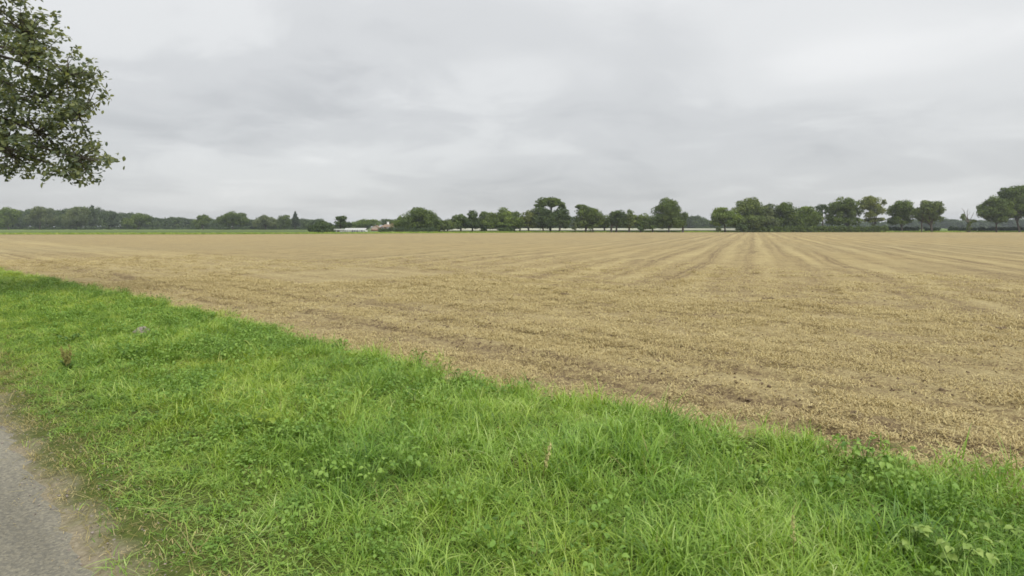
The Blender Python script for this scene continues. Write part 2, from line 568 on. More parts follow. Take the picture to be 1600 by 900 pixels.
def field_edge(s):                # where the verge grass gives way to the field
    s = np.asarray(s, float)
    b = np.interp(s, [-20, -8, 0.8, 2.2, 4.0, 6.0, 9.0, 13.0, 19.0, 27.0, 38.0, 60.0], [8.4, 8.0, 7.25, 7.0, 6.75, 6.55, 6.4, 6.45, 6.35, 5.9, 5.2, 4.6])
    return b + 0.55 * (fbm(s * 0.9, s * 0 + 3.3, 3) - 0.5) + 0.30 * (vnoise(s * 4.0, s * 0 + 9.1) - 0.5)


RUTS = ((8.05, 0.06), (8.75, 0.075), (10.5, 0.06), (11.3, 0.05), (14.2, 0.05), (16.1, 0.05), (20.0, 0.05), (22.0, 0.05), (27.5, 0.04))


def rut_mask(w, s, wd=0.24):        # how far the headland wheelings have bared the soil at a place
    m = np.zeros(np.shape(w))
    ww = w + 0.5 * (vnoise(s * 0.12, 0 * s) - 0.5)
    for wc, dp in RUTS:
        m = np.maximum(m, dp / 0.08 * np.exp(-((ww - wc) / wd) ** 2) * (0.45 + 0.75 * vnoise(s * 0.5, 0 * s + 3 * wc)))
    return np.clip(m * np.interp(s, [8, 26], [0.85, 0.3]), 0, 1)


def field_z(x, y):
    w, s = (x + y) * SQ, (y - x) * SQ
    z = 0.085 * (fbm(w * 2.3, s * 1.6, 4) - 0.5) + 0.06 * (vnoise(w * 0.5, s * 0.22) - 0.5)
    z = z + 0.05 * (vnoise(w * 7, s * 6) - 0.5) * (0.4 + vnoise(w * 1.1 + 8, s * 0.6)) * 1.2
    for wc, dp in RUTS:
        ww = w + 0.5 * (vnoise(s * 0.12, 0 * s) - 0.5)
        z = z - dp * (0.8 + 0.4 * vnoise(s * 5.0, 0 * s + wc)) * np.exp(-((ww - wc) / 0.16) ** 2) + 0.6 * dp * np.exp(-((ww - wc - 0.34) / 0.16) ** 2)
    return z


def build_field():
    wv = np.concatenate([np.arange(4.0, 16, 0.13), np.arange(16, 42, 0.26)])
    sv = np.concatenate([np.arange(-14, 24, 0.16), np.arange(24, 74, 0.4)])
    W, S = np.meshgrid(wv, sv, indexing='ij')
    X, Y = ws(W, S)
    Z = field_z(X, Y)
    nw, ns = W.shape
    i = np.arange(nw * ns).reshape(nw, ns)
    q = np.stack([i[:-1, :-1], i[1:, :-1], i[1:, 1:], i[:-1, 1:]], -1).reshape(-1, 4)
    v = np.stack([X, Y, Z], -1).reshape(-1, 3)
    b = len(v)
    near = [ws(4.0, -160), ws(4.0, 330)]
    poly = [(near[0][0], near[0][1])] + [FAR[-1]] + FAR[::-1][1:] + [(near[1][0], near[1][1])]
    far_v = np.array([(x, y, -0.12) for x, y in poly])
    tri = np.array([(b, b + k, b + k + 1) for k in range(1, len(poly) - 1)])
    me = mesh('stubble_field', np.vstack([v, far_v]), [q, tri], FIELD, np.concatenate([rut_mask(W, S).ravel(), np.zeros(len(far_v))]))
    return tag(obj('stubble_field', me), kind='structure')


build_field()

# road, with the far-side land beyond it left to the ground sheet
rv = [(*ws(1.45, -160), 0.0), (*ws(1.45, 420), 0.0), (*ws(-4.6, 420), 0.0), (*ws(-4.6, -160), 0.0)]
tag(obj('road', mesh('road', rv, np.array([(0, 1, 2, 3)]), ROAD)), kind='structure')


def verge_z(w, s):
    e = np.clip((w - 0.85) / 1.2, 0, 1)
    return 0.008 + e * (0.05 + 0.20 * (fbm(w * 0.55, s * 0.45, 3) - 0.42) * np.clip((w - 1.3) / 1.2, 0, 1) + 0.05 * (vnoise(w * 2.1, s * 2.1) - 0.5))


def build_verge():
    k = np.linspace(0, 1, 42)
    sv = np.concatenate([np.arange(-16, 24, 0.16), np.arange(24, 90, 0.5), np.arange(90, 400, 12)])
    w0 = 0.95 + 0.30 * (fbm(sv * 0.9, sv * 0, 4) - 0.5) + 0.16 * (vnoise(sv * 5.3, sv * 0 + 4) - 0.5)
    w1 = np.where(sv < 74, field_edge(np.minimum(sv, 74)) + 0.12, 5.0)
    W = w0[None, :] + (w1 - w0)[None, :] * k[:, None]
    S = np.broadcast_to(sv[None, :], W.shape)
    X, Y = ws(W, S)
    Z = verge_z(W, S) + 0.03
    Z[0] = -0.01
    Z[1] = 0.014
    Z[-1] = -0.16
    nw, ns = W.shape
    i = np.arange(nw * ns).reshape(nw, ns)
    q = np.stack([i[:-1, :-1], i[1:, :-1], i[1:, 1:], i[:-1, 1:]], -1).reshape(-1, 4)
    return tag(obj('verge', mesh('verge', np.stack([X, Y, Z], -1).reshape(-1, 3), q, VERGE)), kind='structure')


build_verge()


def slab(name, pts, z, mat):
    n = len(pts)
    v = [(x, y, z) for x, y in pts] + [(x, y, -0.3) for x, y in pts]
    c = np.array([(0, i, i + 1) for i in range(1, n - 1)])
    sd = np.array([(i, (i + 1) % n, n + (i + 1) % n, n + i) for i in range(n)])
    return tag(obj(name, mesh(name, v, [c, sd], mat)), kind='structure')


slab('green_field', [(-700, 205), (-235, 209), (-167, 217), (-105, 219), (-72, 236), (-150, 560), (-900, 560)], 0.10, FARGREEN)
slab('pale_crop_field', [(-36, 292), (12, 318), (70, 325), (118, 326), (240, 650), (-70, 650)], 0.62, PALE)
slab('green_meadow', [(150, 303), (420, 310), (620, 700), (255, 700), (130, 334)], 0.12, FARGREEN)

# ------------------------------------------------------------------ trees
def cards(c, nrm, size, r):
    """irregular leaf faces: centres c (n,3), normals nrm, sizes (n,)"""
    n = len(c)
    a = np.cross(nrm, r.normal(size=(n, 3)))
    a /= np.linalg.norm(a, axis=1, keepdims=True) + 1e-9
    b = np.cross(nrm, a)
    b /= np.linalg.norm(b, axis=1, keepdims=True) + 1e-9
    s = size[:, None]
    j = lambda: (0.55 + 0.6 * r.random((n, 1)))
    lift = nrm * s * 0.18
    v = np.stack([c - a * s * 0.6 * j(), c - b * s * 0.42 * j() + lift, c + a * s * 0.6 * j(), c + b * s * 0.42 * j() + lift], 1).reshape(-1, 3)
    q = np.arange(4 * n).reshape(n, 4)
    return v, q


def crown_points(ells, r, card, dens=1.0, fuzz=0.07, blob=0.34):
    C, Nn, T = [], [], []
    for (cx, cy, cz, rx, ry, rz) in ells:
        R3 = np.array((rx, ry, rz))
        rm = (rx * ry * rz) ** (1 / 3)
        nb = int(np.clip(13 * rm ** 0.55, 12, 42))
        d = r.normal(size=(nb, 3))
        d /= np.linalg.norm(d, axis=1, keepdims=True)
        rad = (1.06 - blob) * (0.30 + 0.70 * r.random(nb) ** 0.4)
        bc = np.array((cx, cy, cz)) + d * rad[:, None] * R3
        br = blob * (0.72 + 0.6 * r.random(nb))
        bR = R3 ** 0.7 * min(R3) ** 0.3
        bt = r.random(nb)
        tot = dens * 3.1 * 4 * math.pi * rm * rm / (card * card)
        per = np.maximum(6, (tot * br ** 2 / np.sum(br ** 2)).astype(int))
        for k in range(nb):
            n = per[k]
            dd = r.normal(size=(n, 3))
            dd /= np.linalg.norm(dd, axis=1, keepdims=True)
            rr = br[k] * (0.55 + 0.45 * r.random(n) ** 0.5)
            far = r.random(n) < fuzz
            rr = np.where(far, br[k] * (1.0 + 0.3 * r.random(n)), rr)
            C.append(bc[k] + dd * rr[:, None] * bR)
            Nn.append(dd + 0.55 * r.normal(size=(n, 3)) + np.array((0, 0, 0.25)))
            T.append(np.clip(0.5 + 0.55 * (bt[k] - 0.5) + 0.4 * (r.random(n) - 0.5), 0, 1))
    C, Nn, T = np.vstack(C), np.vstack(Nn), np.concatenate(T)
    Nn /= np.linalg.norm(Nn, axis=1, keepdims=True)
    return C, Nn, T


GREENS = {'oak': (0.102, 0.148, 0.036), 'dark': (0.072, 0.110, 0.036), 'olive': (0.130, 0.174, 0.048), 'bright': (0.132, 0.190, 0.042),
          'yellow': (0.160, 0.192, 0.056), 'blue': (0.080, 0.120, 0.056), 'grey': (0.122, 0.156, 0.072), 'pine': (0.046, 0.072, 0.034)}


def far_tree(name, label, d, ells, trunks, green='oak', dens=1.0, card=0.55, group=None, seed=None, fuzz=0.07, bark=None, cat='tree', limb=True, trad=0.42, depth=0.9, gw=1.0, gh=1.0):
    """ells: crown lobes as photo pixels (u, v, half width, half height), stood d metres ahead; trunks: photo columns of the stems"""
    r = np.random.default_rng(seed if seed is not None else int(abs(ells[0][0]) * 7 + d))
    k = d / FPX
    tx = at(trunks[0] if trunks else ells[0][0], 360, d)[0]
    root = empty(name, (tx, d, 0))
    E = []
    for e in ells:
        u, v_, ru, rv = e[:4]
        ru, v_, rv = ru * gw, v_ - rv * (gh - 1.0) * 0.25, rv * gh
        dy = e[4] if len(e) > 4 else r.uniform(-0.25, 0.25) * ru * k
        x, y, z = at(u, v_, d)
        E.append((x - tx, dy, z, ru * k, max(ru * k * depth, rv * k * 0.7), rv * k))
    C, Nn, T = crown_points(E, r, card, dens, fuzz)
    keep = C[:, 2] > 0.15
    C, Nn, T = C[keep], Nn[keep], T[keep]
    sz = card * (0.6 + 0.8 * r.random(len(C)))
    vv, q = cards(C, Nn, sz, r)
    obj('crown', mesh('crown', vv, q, FOL, np.repeat(T, 4)), root, color=GREENS[green])
    for i, tu in enumerate(trunks):
        b = MB()
        x0 = at(tu, 360, d)[0] - tx
        best = sorted(E, key=lambda e: abs(e[0] - x0) + 0.2 * abs(e[2]))
        tgt = best[0]
        top = np.array((tgt[0] * 0.6 + x0 * 0.4, tgt[1], max(tgt[2], 2.5)))
        base = np.array((x0, 0, -0.3))
        fork = base * 0.55 + top * 0.45 + np.array((r.normal() * 0.2, r.normal() * 0.2, 0))
        tr = trad * (0.8 + 0.4 * r.random())
        b.tube([base, base + (0, 0, 0.7), fork, top], [tr * 1.45, tr, tr * 0.8, tr * 0.3], 7)
        if limb:
            for e in best[:4]:
                for _ in range(2):
                    en = np.array(e[:3]) + r.normal(size=3) * np.array(e[3:]) * 0.45
                    mid = fork * 0.45 + en * 0.55 + np.array((0, 0, 0.08 * abs(en[2] - fork[2])))
                    b.tube([fork, mid, en], [tr * 0.5, tr * 0.28, tr * 0.08], 5)
        obj('trunk', b.mesh('trunk', bark or BARK, True), root)
    return tag(root, label, cat, group)


ROWG = 'oaks and trees along the far field boundary'
BT = [  # label, d, crown lobes, trunks, green, density
    ('broad domed tree right of the low bungalow, biggest in that stretch', 275, [(655, 341, 27, 14), (640, 348, 28, 11), (672, 349, 20, 12), (660, 335, 16, 9), (628, 352, 14, 8)], [675], 'oak', 1.0),
    ('low light-green tree just right of the broad domed tree', 280, [(699, 352, 13, 7), (689, 355, 8, 5), (709, 354, 8, 5)], [686, 699], 'olive', 0.9),
    ('small tree with short trunk left of a dark round-topped tree', 284, [(721, 344, 12, 9), (716, 350, 12, 7), (729, 350, 9, 7)], [720], 'oak', 0.95),
    ('slim dark tree with a knob-shaped round top and thin bare trunk', 284, [(738, 336, 7, 7), (736, 346, 10, 8), (742, 350, 10, 7)], [738], 'dark', 1.05),
    ('mid-green tree over a dark bush right of the knob-topped tree', 286, [(759, 340, 15, 9), (753, 350, 12, 8), (769, 350, 12, 9)], [752], 'oak', 1.0),
    ('wide flat-domed bright green tree centre of the left-hand clump', 287, [(789, 336, 14, 9), (778, 344, 14, 9), (798, 346, 13, 10), (787, 352, 17, 6)], [781], 'bright', 1.05),
    ('dull green tree squeezed between two brighter trees, twin thin trunks', 288, [(809, 341, 9, 9), (812, 350, 11, 7), (803, 350, 8, 7)], [804, 812], 'oak', 1.0),
    ('yellow-green tree immediately left of the umbrella-crowned oak', 288, [(828, 338, 10, 9), (822, 346, 11, 8), (833, 348, 10, 8)], [826], 'yellow', 1.0),
    ('tall oak with a raised umbrella crown above darker trees', 291, [(856, 317, 16, 7), (845, 321, 9, 4), (871, 319, 10, 5), (863, 313, 11, 4), (878, 323, 5, 3)], [860], 'oak', 1.1),
    ('dark round tree under the left of the umbrella crown', 287, [(846, 334, 13, 9), (843, 345, 13, 11), (855, 344, 13, 13)], [849], 'dark', 1.1),
    ('dark round tree under the right of the umbrella crown', 288, [(876, 335, 12, 10), (874, 346, 15, 11), (884, 342, 8, 9)], [874], 'dark', 1.1),
    ('tree with a plume leaning left, right of the umbrella-crowned oak', 290, [(908, 323, 8, 3.5), (915, 333, 13, 10), (927, 337, 12, 10), (912, 346, 13, 10), (925, 348, 13, 9)], [915, 927], 'oak', 0.95),
    ('small pale leafy tree filling the gap behind the flat-topped tree', 300, [(946, 344, 9, 7), (943, 352, 9, 5)], [945], 'olive', 0.9),
    ('flat-topped dark tree with a thick ivy-covered trunk', 291, [(964, 336, 12, 6), (958, 344, 9, 9), (968, 346, 10, 9)], [955, 963], 'dark', 1.05),
    ('thin wispy tree with see-through crown beside the flat-topped tree', 292, [(985, 332, 5, 4), (982, 340, 9, 6), (992, 339, 4, 3), (984, 350, 11, 7)], [983], 'olive', 0.62),
    ('short rounded tree left of the biggest lone round tree', 292, [(1008, 344, 12, 9), (1003, 351, 10, 7), (1014, 351, 9, 7)], [1001, 1020], 'oak', 1.0),
    ('biggest lone round tree standing in front of the pale field', 293, [(1043, 323, 14, 11), (1038, 335, 17, 13), (1053, 331, 11, 12), (1046, 346, 21, 11)], [1045], 'oak', 1.15),
    ('narrow tree joined to the right flank of the lone round tree', 294, [(1066, 339, 7, 9), (1063, 349, 8, 8)], [1067], 'oak', 0.95),
    ('bright round tree at the right end of the pale field', 296, [(1133, 335, 16, 10), (1126, 343, 13, 10), (1143, 345, 14, 10)], [1133], 'bright', 1.1),
    ('tall full-crowned tree at the left end of the long hedge', 298, [(1171, 321, 15, 11), (1163, 333, 15, 13), (1181, 333, 13, 14), (1168, 346, 22, 10), (1152, 345, 8, 10)], [1170], 'olive', 1.2),
    ('greyish tree right of the tall full-crowned tree, behind the hedge', 300, [(1203, 330, 14, 11), (1198, 344, 16, 11)], [1202], 'grey', 1.15),
    ('round-shouldered tree with bright top behind the long hedge', 300, [(1226, 328, 14, 10), (1234, 340, 12, 13), (1219, 344, 15, 12)], [1225], 'oak', 1.15),
    ('pale green tree with drooping left side behind the long hedge', 300, [(1260, 330, 13, 9), (1252, 342, 12, 13), (1270, 342, 13, 13), (1247, 348, 9, 8)], [1262], 'bright', 1.1),
    ('thin gappy tree with bare trunk showing above the hedge', 300, [(1285, 324, 9, 4.5), (1279, 333, 5, 5), (1290, 331, 4, 4), (1277, 344, 5, 7)], [1285], 'dark', 0.7),
    ('large broad oak behind the hedge, left of a yellowish tree', 300, [(1322, 318, 17, 11), (1310, 330, 15, 12), (1331, 331, 15, 13), (1308, 343, 14, 9), (1330, 345, 15, 6)], [1324], 'oak', 1.0),
    ('yellowish open-crowned tree on a dark trunk right of the broad oak', 300, [(1362, 316, 16, 8), (1354, 322, 11, 7), (1371, 328, 10, 8), (1358, 336, 9, 6), (1381, 316, 3, 5), (1373, 343, 9, 4), (1358, 345, 7, 4)], [1365], 'yellow', 0.85),
    ('compact round tree between the yellowish tree and the ivy-stemmed tree', 302, [(1408, 322, 13, 9), (1401, 331, 12, 9), (1417, 333, 12, 10), (1408, 344, 17, 7)], [1410], 'oak', 0.95),
    ('olive tree with pale ivy-covered stem beside the field gap', 300, [(1452, 321, 14, 7), (1443, 329, 13, 8), (1461, 330, 10, 10), (1456, 341, 16, 8), (1437, 337, 9, 6)], [1440, 1456], 'olive', 0.95),
    ('spreading oak with low left boughs at the right edge', 298, [(1548, 328, 16, 10), (1556, 318, 14, 10), (1536, 334, 9, 6), (1556, 339, 16, 9), (1565, 330, 14, 12)], [1557], 'oak', 1.1),
    ('tallest oak, cut off by the right edge of the picture', 300, [(1590, 304, 20, 11), (1577, 313, 15, 14), (1602, 315, 24, 15), (1590, 328, 24, 13), (1618, 325, 22, 15), (1575, 300, 10, 6)], [1593], 'oak', 1.1),
]
for i, (lab, d, el, tr, gr, de) in enumerate(BT):
    far_tree('tree', lab, d, el, tr, gr, de * 1.1, group=ROWG, seed=100 + i, gw=1.1 if i == 0 else (1.42 if i < 16 else 1.34), gh=1.2)

# shrubs standing at the boundary
SH = [('dark shrub below the tree clump left of the umbrella oak', 284, [(757, 357, 7, 5), (790, 358, 16, 4)], 'dark'),
      ('pale round bush in the gap right of the umbrella oak', 286, [(898, 355, 5, 6), (897, 349, 4, 4)], 'grey'),
      ('dark low bush at the foot of the short rounded tree', 288, [(1001, 357, 6, 5)], 'dark'),
      ('grey-green clipped round bush alone before the pale field', 290, [(1122, 358, 5.5, 4)], 'grey'),
      ('dark dense bush where the long hedge begins', 291, [(1160, 356, 13, 6)], 'dark')]
for lab, d, el, gr in SH:
    far_tree('shrub', lab, d, el, [el[0][0]], gr, 1.2, 0.42, 'shrubs along the far field boundary', cat='shrub', limb=False, trad=0.12)

# trees round the bungalow and along the left
LT = [('small leafy tree between the flat-headed tree and the bungalow gable', 430, [(553, 352, 9, 5), (547, 356, 8, 4)], [552], 'oak', 1.0),
      ('low rounded tree against the left flank of the broad domed tree', 420, [(626, 347, 10, 7), (634, 350, 9, 6)], [628], 'oak', 1.0),
      ('small flat-headed tree behind the greyish shed', 300, [(533, 341, 10, 3.5), (531, 348, 9, 6), (540, 352, 10, 5)], [532], 'dark', 1.0),
      ('bright rounded tree behind the white greenhouse', 420, [(570, 350, 16, 7), (584, 349, 12, 6), (560, 354, 12, 5)], [572], 'bright', 1.0),
      ('dark low tree behind the bungalow chimney', 440, [(606, 348, 13, 6), (617, 350, 10, 6)], [607], 'dark', 1.0),
      ('dark bushy tree at the left of the greyish shed', 280, [(505, 354, 14, 8), (516, 358, 12, 5), (490, 358, 10, 5)], [505], 'dark', 1.0),
      ('pale round tree standing out in front of the left wood', 478, [(121, 338, 17, 12), (117, 347, 17, 10), (128, 330, 10, 6)], [120], 'grey', 1.1),
      ('domed tree rising above the middle of the left wood', 470, [(364, 339, 18, 8), (352, 345, 14, 8), (376, 346, 12, 8)], [364], 'oak', 1.1),
      ('small pointed conifer tip rising from the left wood', 500, [(461, 336, 3, 5), (461, 343, 5, 6), (461, 350, 7, 6)], [461], 'pine', 1.2),
      ('rounded tree on the skyline left of the domed tree', 480, [(319, 342, 9, 6), (315, 349, 11, 8)], [318], 'oak', 1.1),
      ('broad grey-green tree near the right end of the left wood', 480, [(415, 344, 14, 7), (425, 350, 14, 7), (405, 351, 12, 7)], [415], 'grey', 1.1),
      ('rounded tree just left of the small conifer tip', 485, [(446, 343, 10, 6), (440, 350, 12, 7)], [445], 'oak', 1.1),
      ('low rounded tree at the right end of the left wood', 470, [(498, 348, 12, 6), (490, 353, 14, 5)], [497], 'blue', 1.1),
      ('light green tree at the far left edge of the wood', 480, [(17, 334, 13, 9), (8, 345, 14, 11)], [14], 'bright', 1.05),
      ('dark spiky conifer top on the highest point of the left wood', 520, [(143, 324, 3, 4), (143, 332, 6, 6)], [143], 'pine', 1.2),
      ('flat-topped tree in the left part of the wood', 485, [(64, 331, 15, 8), (52, 341, 14, 9), (76, 343, 12, 9)], [62], 'grey', 1.05),
      ('tree at the downhill shoulder of the left wood', 490, [(218, 342, 14, 8), (207, 349, 14, 8)], [215], 'oak', 1.05)]
for i, (lab, d, el, tr, gr, de) in enumerate(LT):
    far_tree('tree', lab, d, el, tr, gr, de, card=0.7, group='trees by the bungalow and the left wood', seed=300 + i, gw=1.22, gh=1.16)


def wood(name, label, us, tops, base_v, d0, d1, green, step, card, seed, ruf=(8, 13)):
    r = np.random.default_rng(seed)
    E = []
    u = us[0]
    while u < us[-1]:
        d = r.uniform(d0, d1)
        k = d / FPX
        tv = np.interp(u, us, tops) - 1.2 + abs(r.normal()) * 1.5
        ru = r.uniform(*ruf)
        x, y, z = at(u, tv, d)
        h = max(z, 2.5)
        E.append((x, d, h * 0.72, ru * k, ru * k, h * 0.28))
        E.append((x + r.normal() * 2, d - ru * k * 0.4, h * 0.38, ru * k * 1.05, ru * k, h * 0.38))
        E.append((x + r.normal() * 3, d - ru * k * 1.1, 1.1, ru * k, ru * k * 0.6, 1.5))      # undergrowth at the wood's edge
        u += step * r.uniform(0.6, 1.4)
    C, Nn, T = crown_points(E, r, card, 0.9, 0.05)
    keep = C[:, 2] > 0.1
    C, Nn, T = C[keep], Nn[keep], T[keep]
    vv, q = cards(C, Nn, card * (0.6 + 0.8 * r.random(len(C))), r)
    o = obj(name, mesh(name, vv, q, FOL, np.repeat(T, 4)), color=GREENS[green])
    return tag(o, label, 'wood', kind='stuff')


wood('woodland', 'long mixed wood along the left skyline beyond the green field',
     [-160, -60, 0, 20, 35, 60, 90, 120, 140, 160, 200, 225, 240, 285, 300, 318, 340, 362, 385, 415, 430, 445, 461, 480, 500, 522],
     [325, 327, 327, 325, 328, 324, 327, 322, 321, 326, 332, 335, 340, 339, 343, 339, 343, 335, 343, 340, 343, 339, 340, 343, 345, 351], 359, 515, 575, 'blue', 7, 0.85, 41)
wood('distant_woodland', 'bluish distant wood beyond the right-hand trees', [1250, 1320, 1400, 1470, 1478, 1500, 1540, 1600, 1720], [349, 348, 347, 337, 341, 343, 343, 342, 340], 357, 820, 880, 'blue', 7, 1.2, 43)
wood('background_woodland', 'dark wood behind the pale crop field', [640, 680, 705, 760, 830, 890, 930, 960, 1072, 1086, 1096, 1105, 1120, 1160, 1240],
     [350, 345, 343, 341, 342, 339, 340, 341, 338, 335, 339, 344, 344, 342, 345], 357, 660, 720, 'dark', 5, 0.95, 47, (6, 10))

# hedges
def hedge(label, pts, h, wd, green, seed, card=0.42, hvar=0.35):
    """pts: ground polyline of the hedge in metres"""
    r = np.random.default_rng(seed)
    ox, oy = pts[0]
    E = []
    for (x0, y0), (x1, y1) in zip(pts[:-1], pts[1:]):
        L = math.hypot(x1 - x0, y1 - y0)
        n = max(1, int(L / 1.25))
        for i in range(n):
            t = (i + r.random()) / n
            hh = h * (1 + hvar * (r.random() - 0.6))
            E.append((x0 + (x1 - x0) * t - ox, y0 + (y1 - y0) * t - oy + r.normal() * 0.2, hh * 0.5, 1.6, wd * 0.62, hh * 0.56))
    C, Nn, T = crown_points(E, r, card, 0.8, 0.04, 0.55)
    keep = C[:, 2] > 0.05
    C, Nn, T = C[keep], Nn[keep], T[keep]
    vv, q = cards(C, Nn, card * (0.6 + 0.8 * r.random(len(C))), r)
    root = empty('hedge', (ox, oy, 0))
    obj('foliage', mesh('foliage', vv, q, FOL, np.repeat(T, 4)), root, color=GREENS[green])
    b = MB()
    for e in E[::2]:
        p = np.array((e[0], e[1], -0.1))
        b.tube([p, p + (r.normal() * 0.2, r.normal() * 0.1, e[2] * 0.8)], [0.07, 0.03], 5)
    tag(obj('stems', b.mesh('stems', BARK), root), kind='stuff')
    return tag(root, label, 'hedge', 'field hedges')


gx = lambda u, d: at(u, 360, d)[0]
hedge('long dark clipped hedge in front of the right-hand trees', [(gx(1168, 295), 295), (gx(1250, 296), 296), (gx(1388, 297), 297)], 3.1, 1.8, 'oak', 61)
hedge('short darker hedge set back right of the long hedge', [(gx(1386, 304), 304), (gx(1434, 304), 304)], 2.5, 1.5, 'pine', 62)
hedge('short hedge between the ivy-stemmed tree and the field gap', [(gx(1444, 305), 305), (gx(1469, 305), 305)], 2.3, 1.5, 'pine', 63)
hedge('low dark hedge right of the gap, under the spreading oak', [(gx(1481, 305), 305), (gx(1560, 305), 305), (gx(1660, 306), 306)], 2.4, 1.5, 'pine', 64)
hedge('dark garden hedge in front of the bungalow', [(gx(594, 262), 262), (gx(640, 264), 264), (gx(684, 268), 268)], 2.2, 1.5, 'blue', 65)
hedge('low hedge running left from the greyish shed', [(gx(487, 238), 238), (gx(523, 240), 240)], 2.0, 1.3, 'blue', 66)

# dead pollard with ivy in the right-hand gap
def dead_tree():
    d = 300
    r = np.random.default_rng(9)
    tx = gx(1514, d)
    root = empty('dead_tree', (tx, d, 0))
    b = MB()
    k = d / FPX
    P = lambda u, v_: np.array((at(u, v_, d)[0] - tx, r.normal() * 0.3, at(u, v_, d)[2]))
    fork = P(1514, 348)
    b.tube([(0, 0, -0.3), (0, 0, 1.0), fork], [0.75, 0.55, 0.45], 8)
    for pts, r0 in (([(1511, 343), (1505, 330), (1503, 325)], 0.16), ([(1512, 340), (1511, 331), (1513, 326)], 0.15), ([(1517, 342), (1520, 335), (1521, 331)], 0.14),
                    ([(1508, 345), (1505, 340)], 0.2), ([(1519, 345), (1525, 342)], 0.15), ([(1512, 338), (1516, 331)], 0.09), ([(1506, 334), (1508, 328)], 0.07)):
        p = [fork] + [P(*q) for q in pts]
        b.tube(p, list(np.linspace(r0 * 1.3, r0 * 0.3, len(p))), 6)
    obj('trunk', b.mesh('trunk', PALEBARK, True), root)
    E = []
    for u, v_, ru, rv in ((1505, 339, 5, 5.5), (1514, 351, 4.2, 7), (1514, 357, 4.5, 5), (1519, 346, 6.5, 4)):
        x, y, z = at(u, v_, d)
        E.append((x - tx, 0, z, ru * k, ru * k, rv * k))
    C, Nn, T = crown_points(E, r, 0.42, 0.9, 0.08)
    vv, q = cards(C, Nn, 0.42 * (0.6 + 0.8 * r.random(len(C))), r)
    obj('ivy', mesh('ivy', vv, q, FOL, np.repeat(T, 4)), root, color=GREENS['olive'])
    tag(root, 'half-dead tree with bare branches and ivy clumps in the right-hand gap', 'tree')


dead_tree()

# ------------------------------------------------------------------ bungalow, shed and greenhouse
def gable_house():
    d = 400.0
    X = lambda u: gx(u, d)
    Z = lambda v_: at(800, v_, d)[2]
    ox = X(588)
    root = empty('bungalow', (ox, d, 0))
    rx = lambda u: X(u) - ox
    x0, x1, ridge, eave = rx(594), rx(636), Z(350.3), 2.35
    b = MB().box(x0 + 0.3, x1 - 0.3, 0.2, 8.0, -0.2, eave)
    obj('wall', b.mesh('wall', BRICKM), root)
    rf = MB()
    xm0, xm1 = rx(600), rx(615)
    rf.quad((x0, -0.2, eave - 0.05), (x1, -0.2, eave - 0.05), (xm1 + 2, 4.1, ridge), (xm0, 4.1, ridge))
    rf.quad((x1, 8.4, eave - 0.05), (x0, 8.4, eave - 0.05), (xm0, 4.1, ridge), (xm1 + 2, 4.1, ridge))
    rf.quad((x0, 8.4, eave - 0.05), (x0, -0.2, eave - 0.05), (xm0, 4.1, ridge))
    rf.quad((x1, -0.2, eave - 0.05), (x1, 8.4, eave - 0.05), (xm1 + 2, 4.1, ridge))
    roof = obj('roof', rf.mesh('roof', ROOFTILE), root)
    cx = rx(604.5)
    c = obj('chimney', MB().box(cx - 0.62, cx + 0.62, 3.4, 4.6, ridge - 0.9, Z(347.3)).box(cx - 0.75, cx + 0.75, 3.27, 4.73, Z(347.3), Z(346.6)).mesh('chimney', WHITEP), roof)
    c['label'] = 'white chimney'
    cx = rx(611)
    obj('chimney', MB().box(cx - 0.45, cx + 0.45, 3.7, 4.5, ridge - 0.6, Z(349.0)).box(cx - 0.5, cx + 0.5, 3.65, 4.55, Z(349.0), Z(348.6)).mesh('chimney', BRICKM), roof)
    # the pink gabled wing at the left, standing forward
    g0, g1, pk, ge = rx(581.5), rx(594.5), Z(352.2), Z(356.2)
    y0, y1 = -3.2, 4.0
    w = MB()
    w.quad((g0, y0, -0.2), (g1, y0, -0.2), (g1, y0, ge), (g0, y0, ge))
    w.quad((g0, y0, ge), (g1, y0, ge), ((g0 + g1) / 2, y0, pk - 0.1))
    w.quad((g0, y1, -0.2), (g0, y0, -0.2), (g0, y0, ge), (g0, y1, ge))
    w.quad((g1, y0, -0.2), (g1, y1, -0.2), (g1, y1, ge), (g1, y0, ge))
    w.quad((g1, y1, -0.2), (g0, y1, -0.2), (g0, y1, ge), (g1, y1, ge))
    o = obj('wall', w.mesh('wall', RENDERW), root)
    o['label'] = 'pale pink gable wall'
    gm = (g0 + g1) / 2
    rf = MB()
    for sx in (-1, 1):
        e = gm + sx * (g1 - g0) * 0.54
        rf.quad((gm, y0 - 0.2, pk), (gm, y1, pk), (e, y1, ge - 0.12), (e, y0 - 0.2, ge - 0.12))
        rf.quad((gm, y0 - 0.2, pk), (e, y0 - 0.2, ge - 0.12), (e, y0 - 0.2, ge - 0.28), (gm, y0 - 0.2, pk - 0.16))
    obj('roof', rf.mesh('roof', ROOFTILE), root)
    obj('plinth', MB().box(g0 - 0.02, g1 + 0.02, y0 - 0.05, y0 - 0.003, -0.2, 0.9).mesh('plinth', BRICKM), root)
    for u in (598, 606, 616, 626):
        wx = rx(u)
        f = obj('window', MB().box(wx - 0.75, wx + 0.75, 0.12, 0.19, 0.95, 2.05).mesh('window', WHITEP), root)
        obj('pane', MB().box(wx - 0.65, wx - 0.04, 0.09, 0.117, 1.03, 1.97).box(wx + 0.04, wx + 0.65, 0.09, 0.117, 1.03, 1.97).mesh('pane', GLASSD), f)
    tag(root, 'low brown-roofed bungalow with pale pink gable and white chimney', 'house')


gable_house()


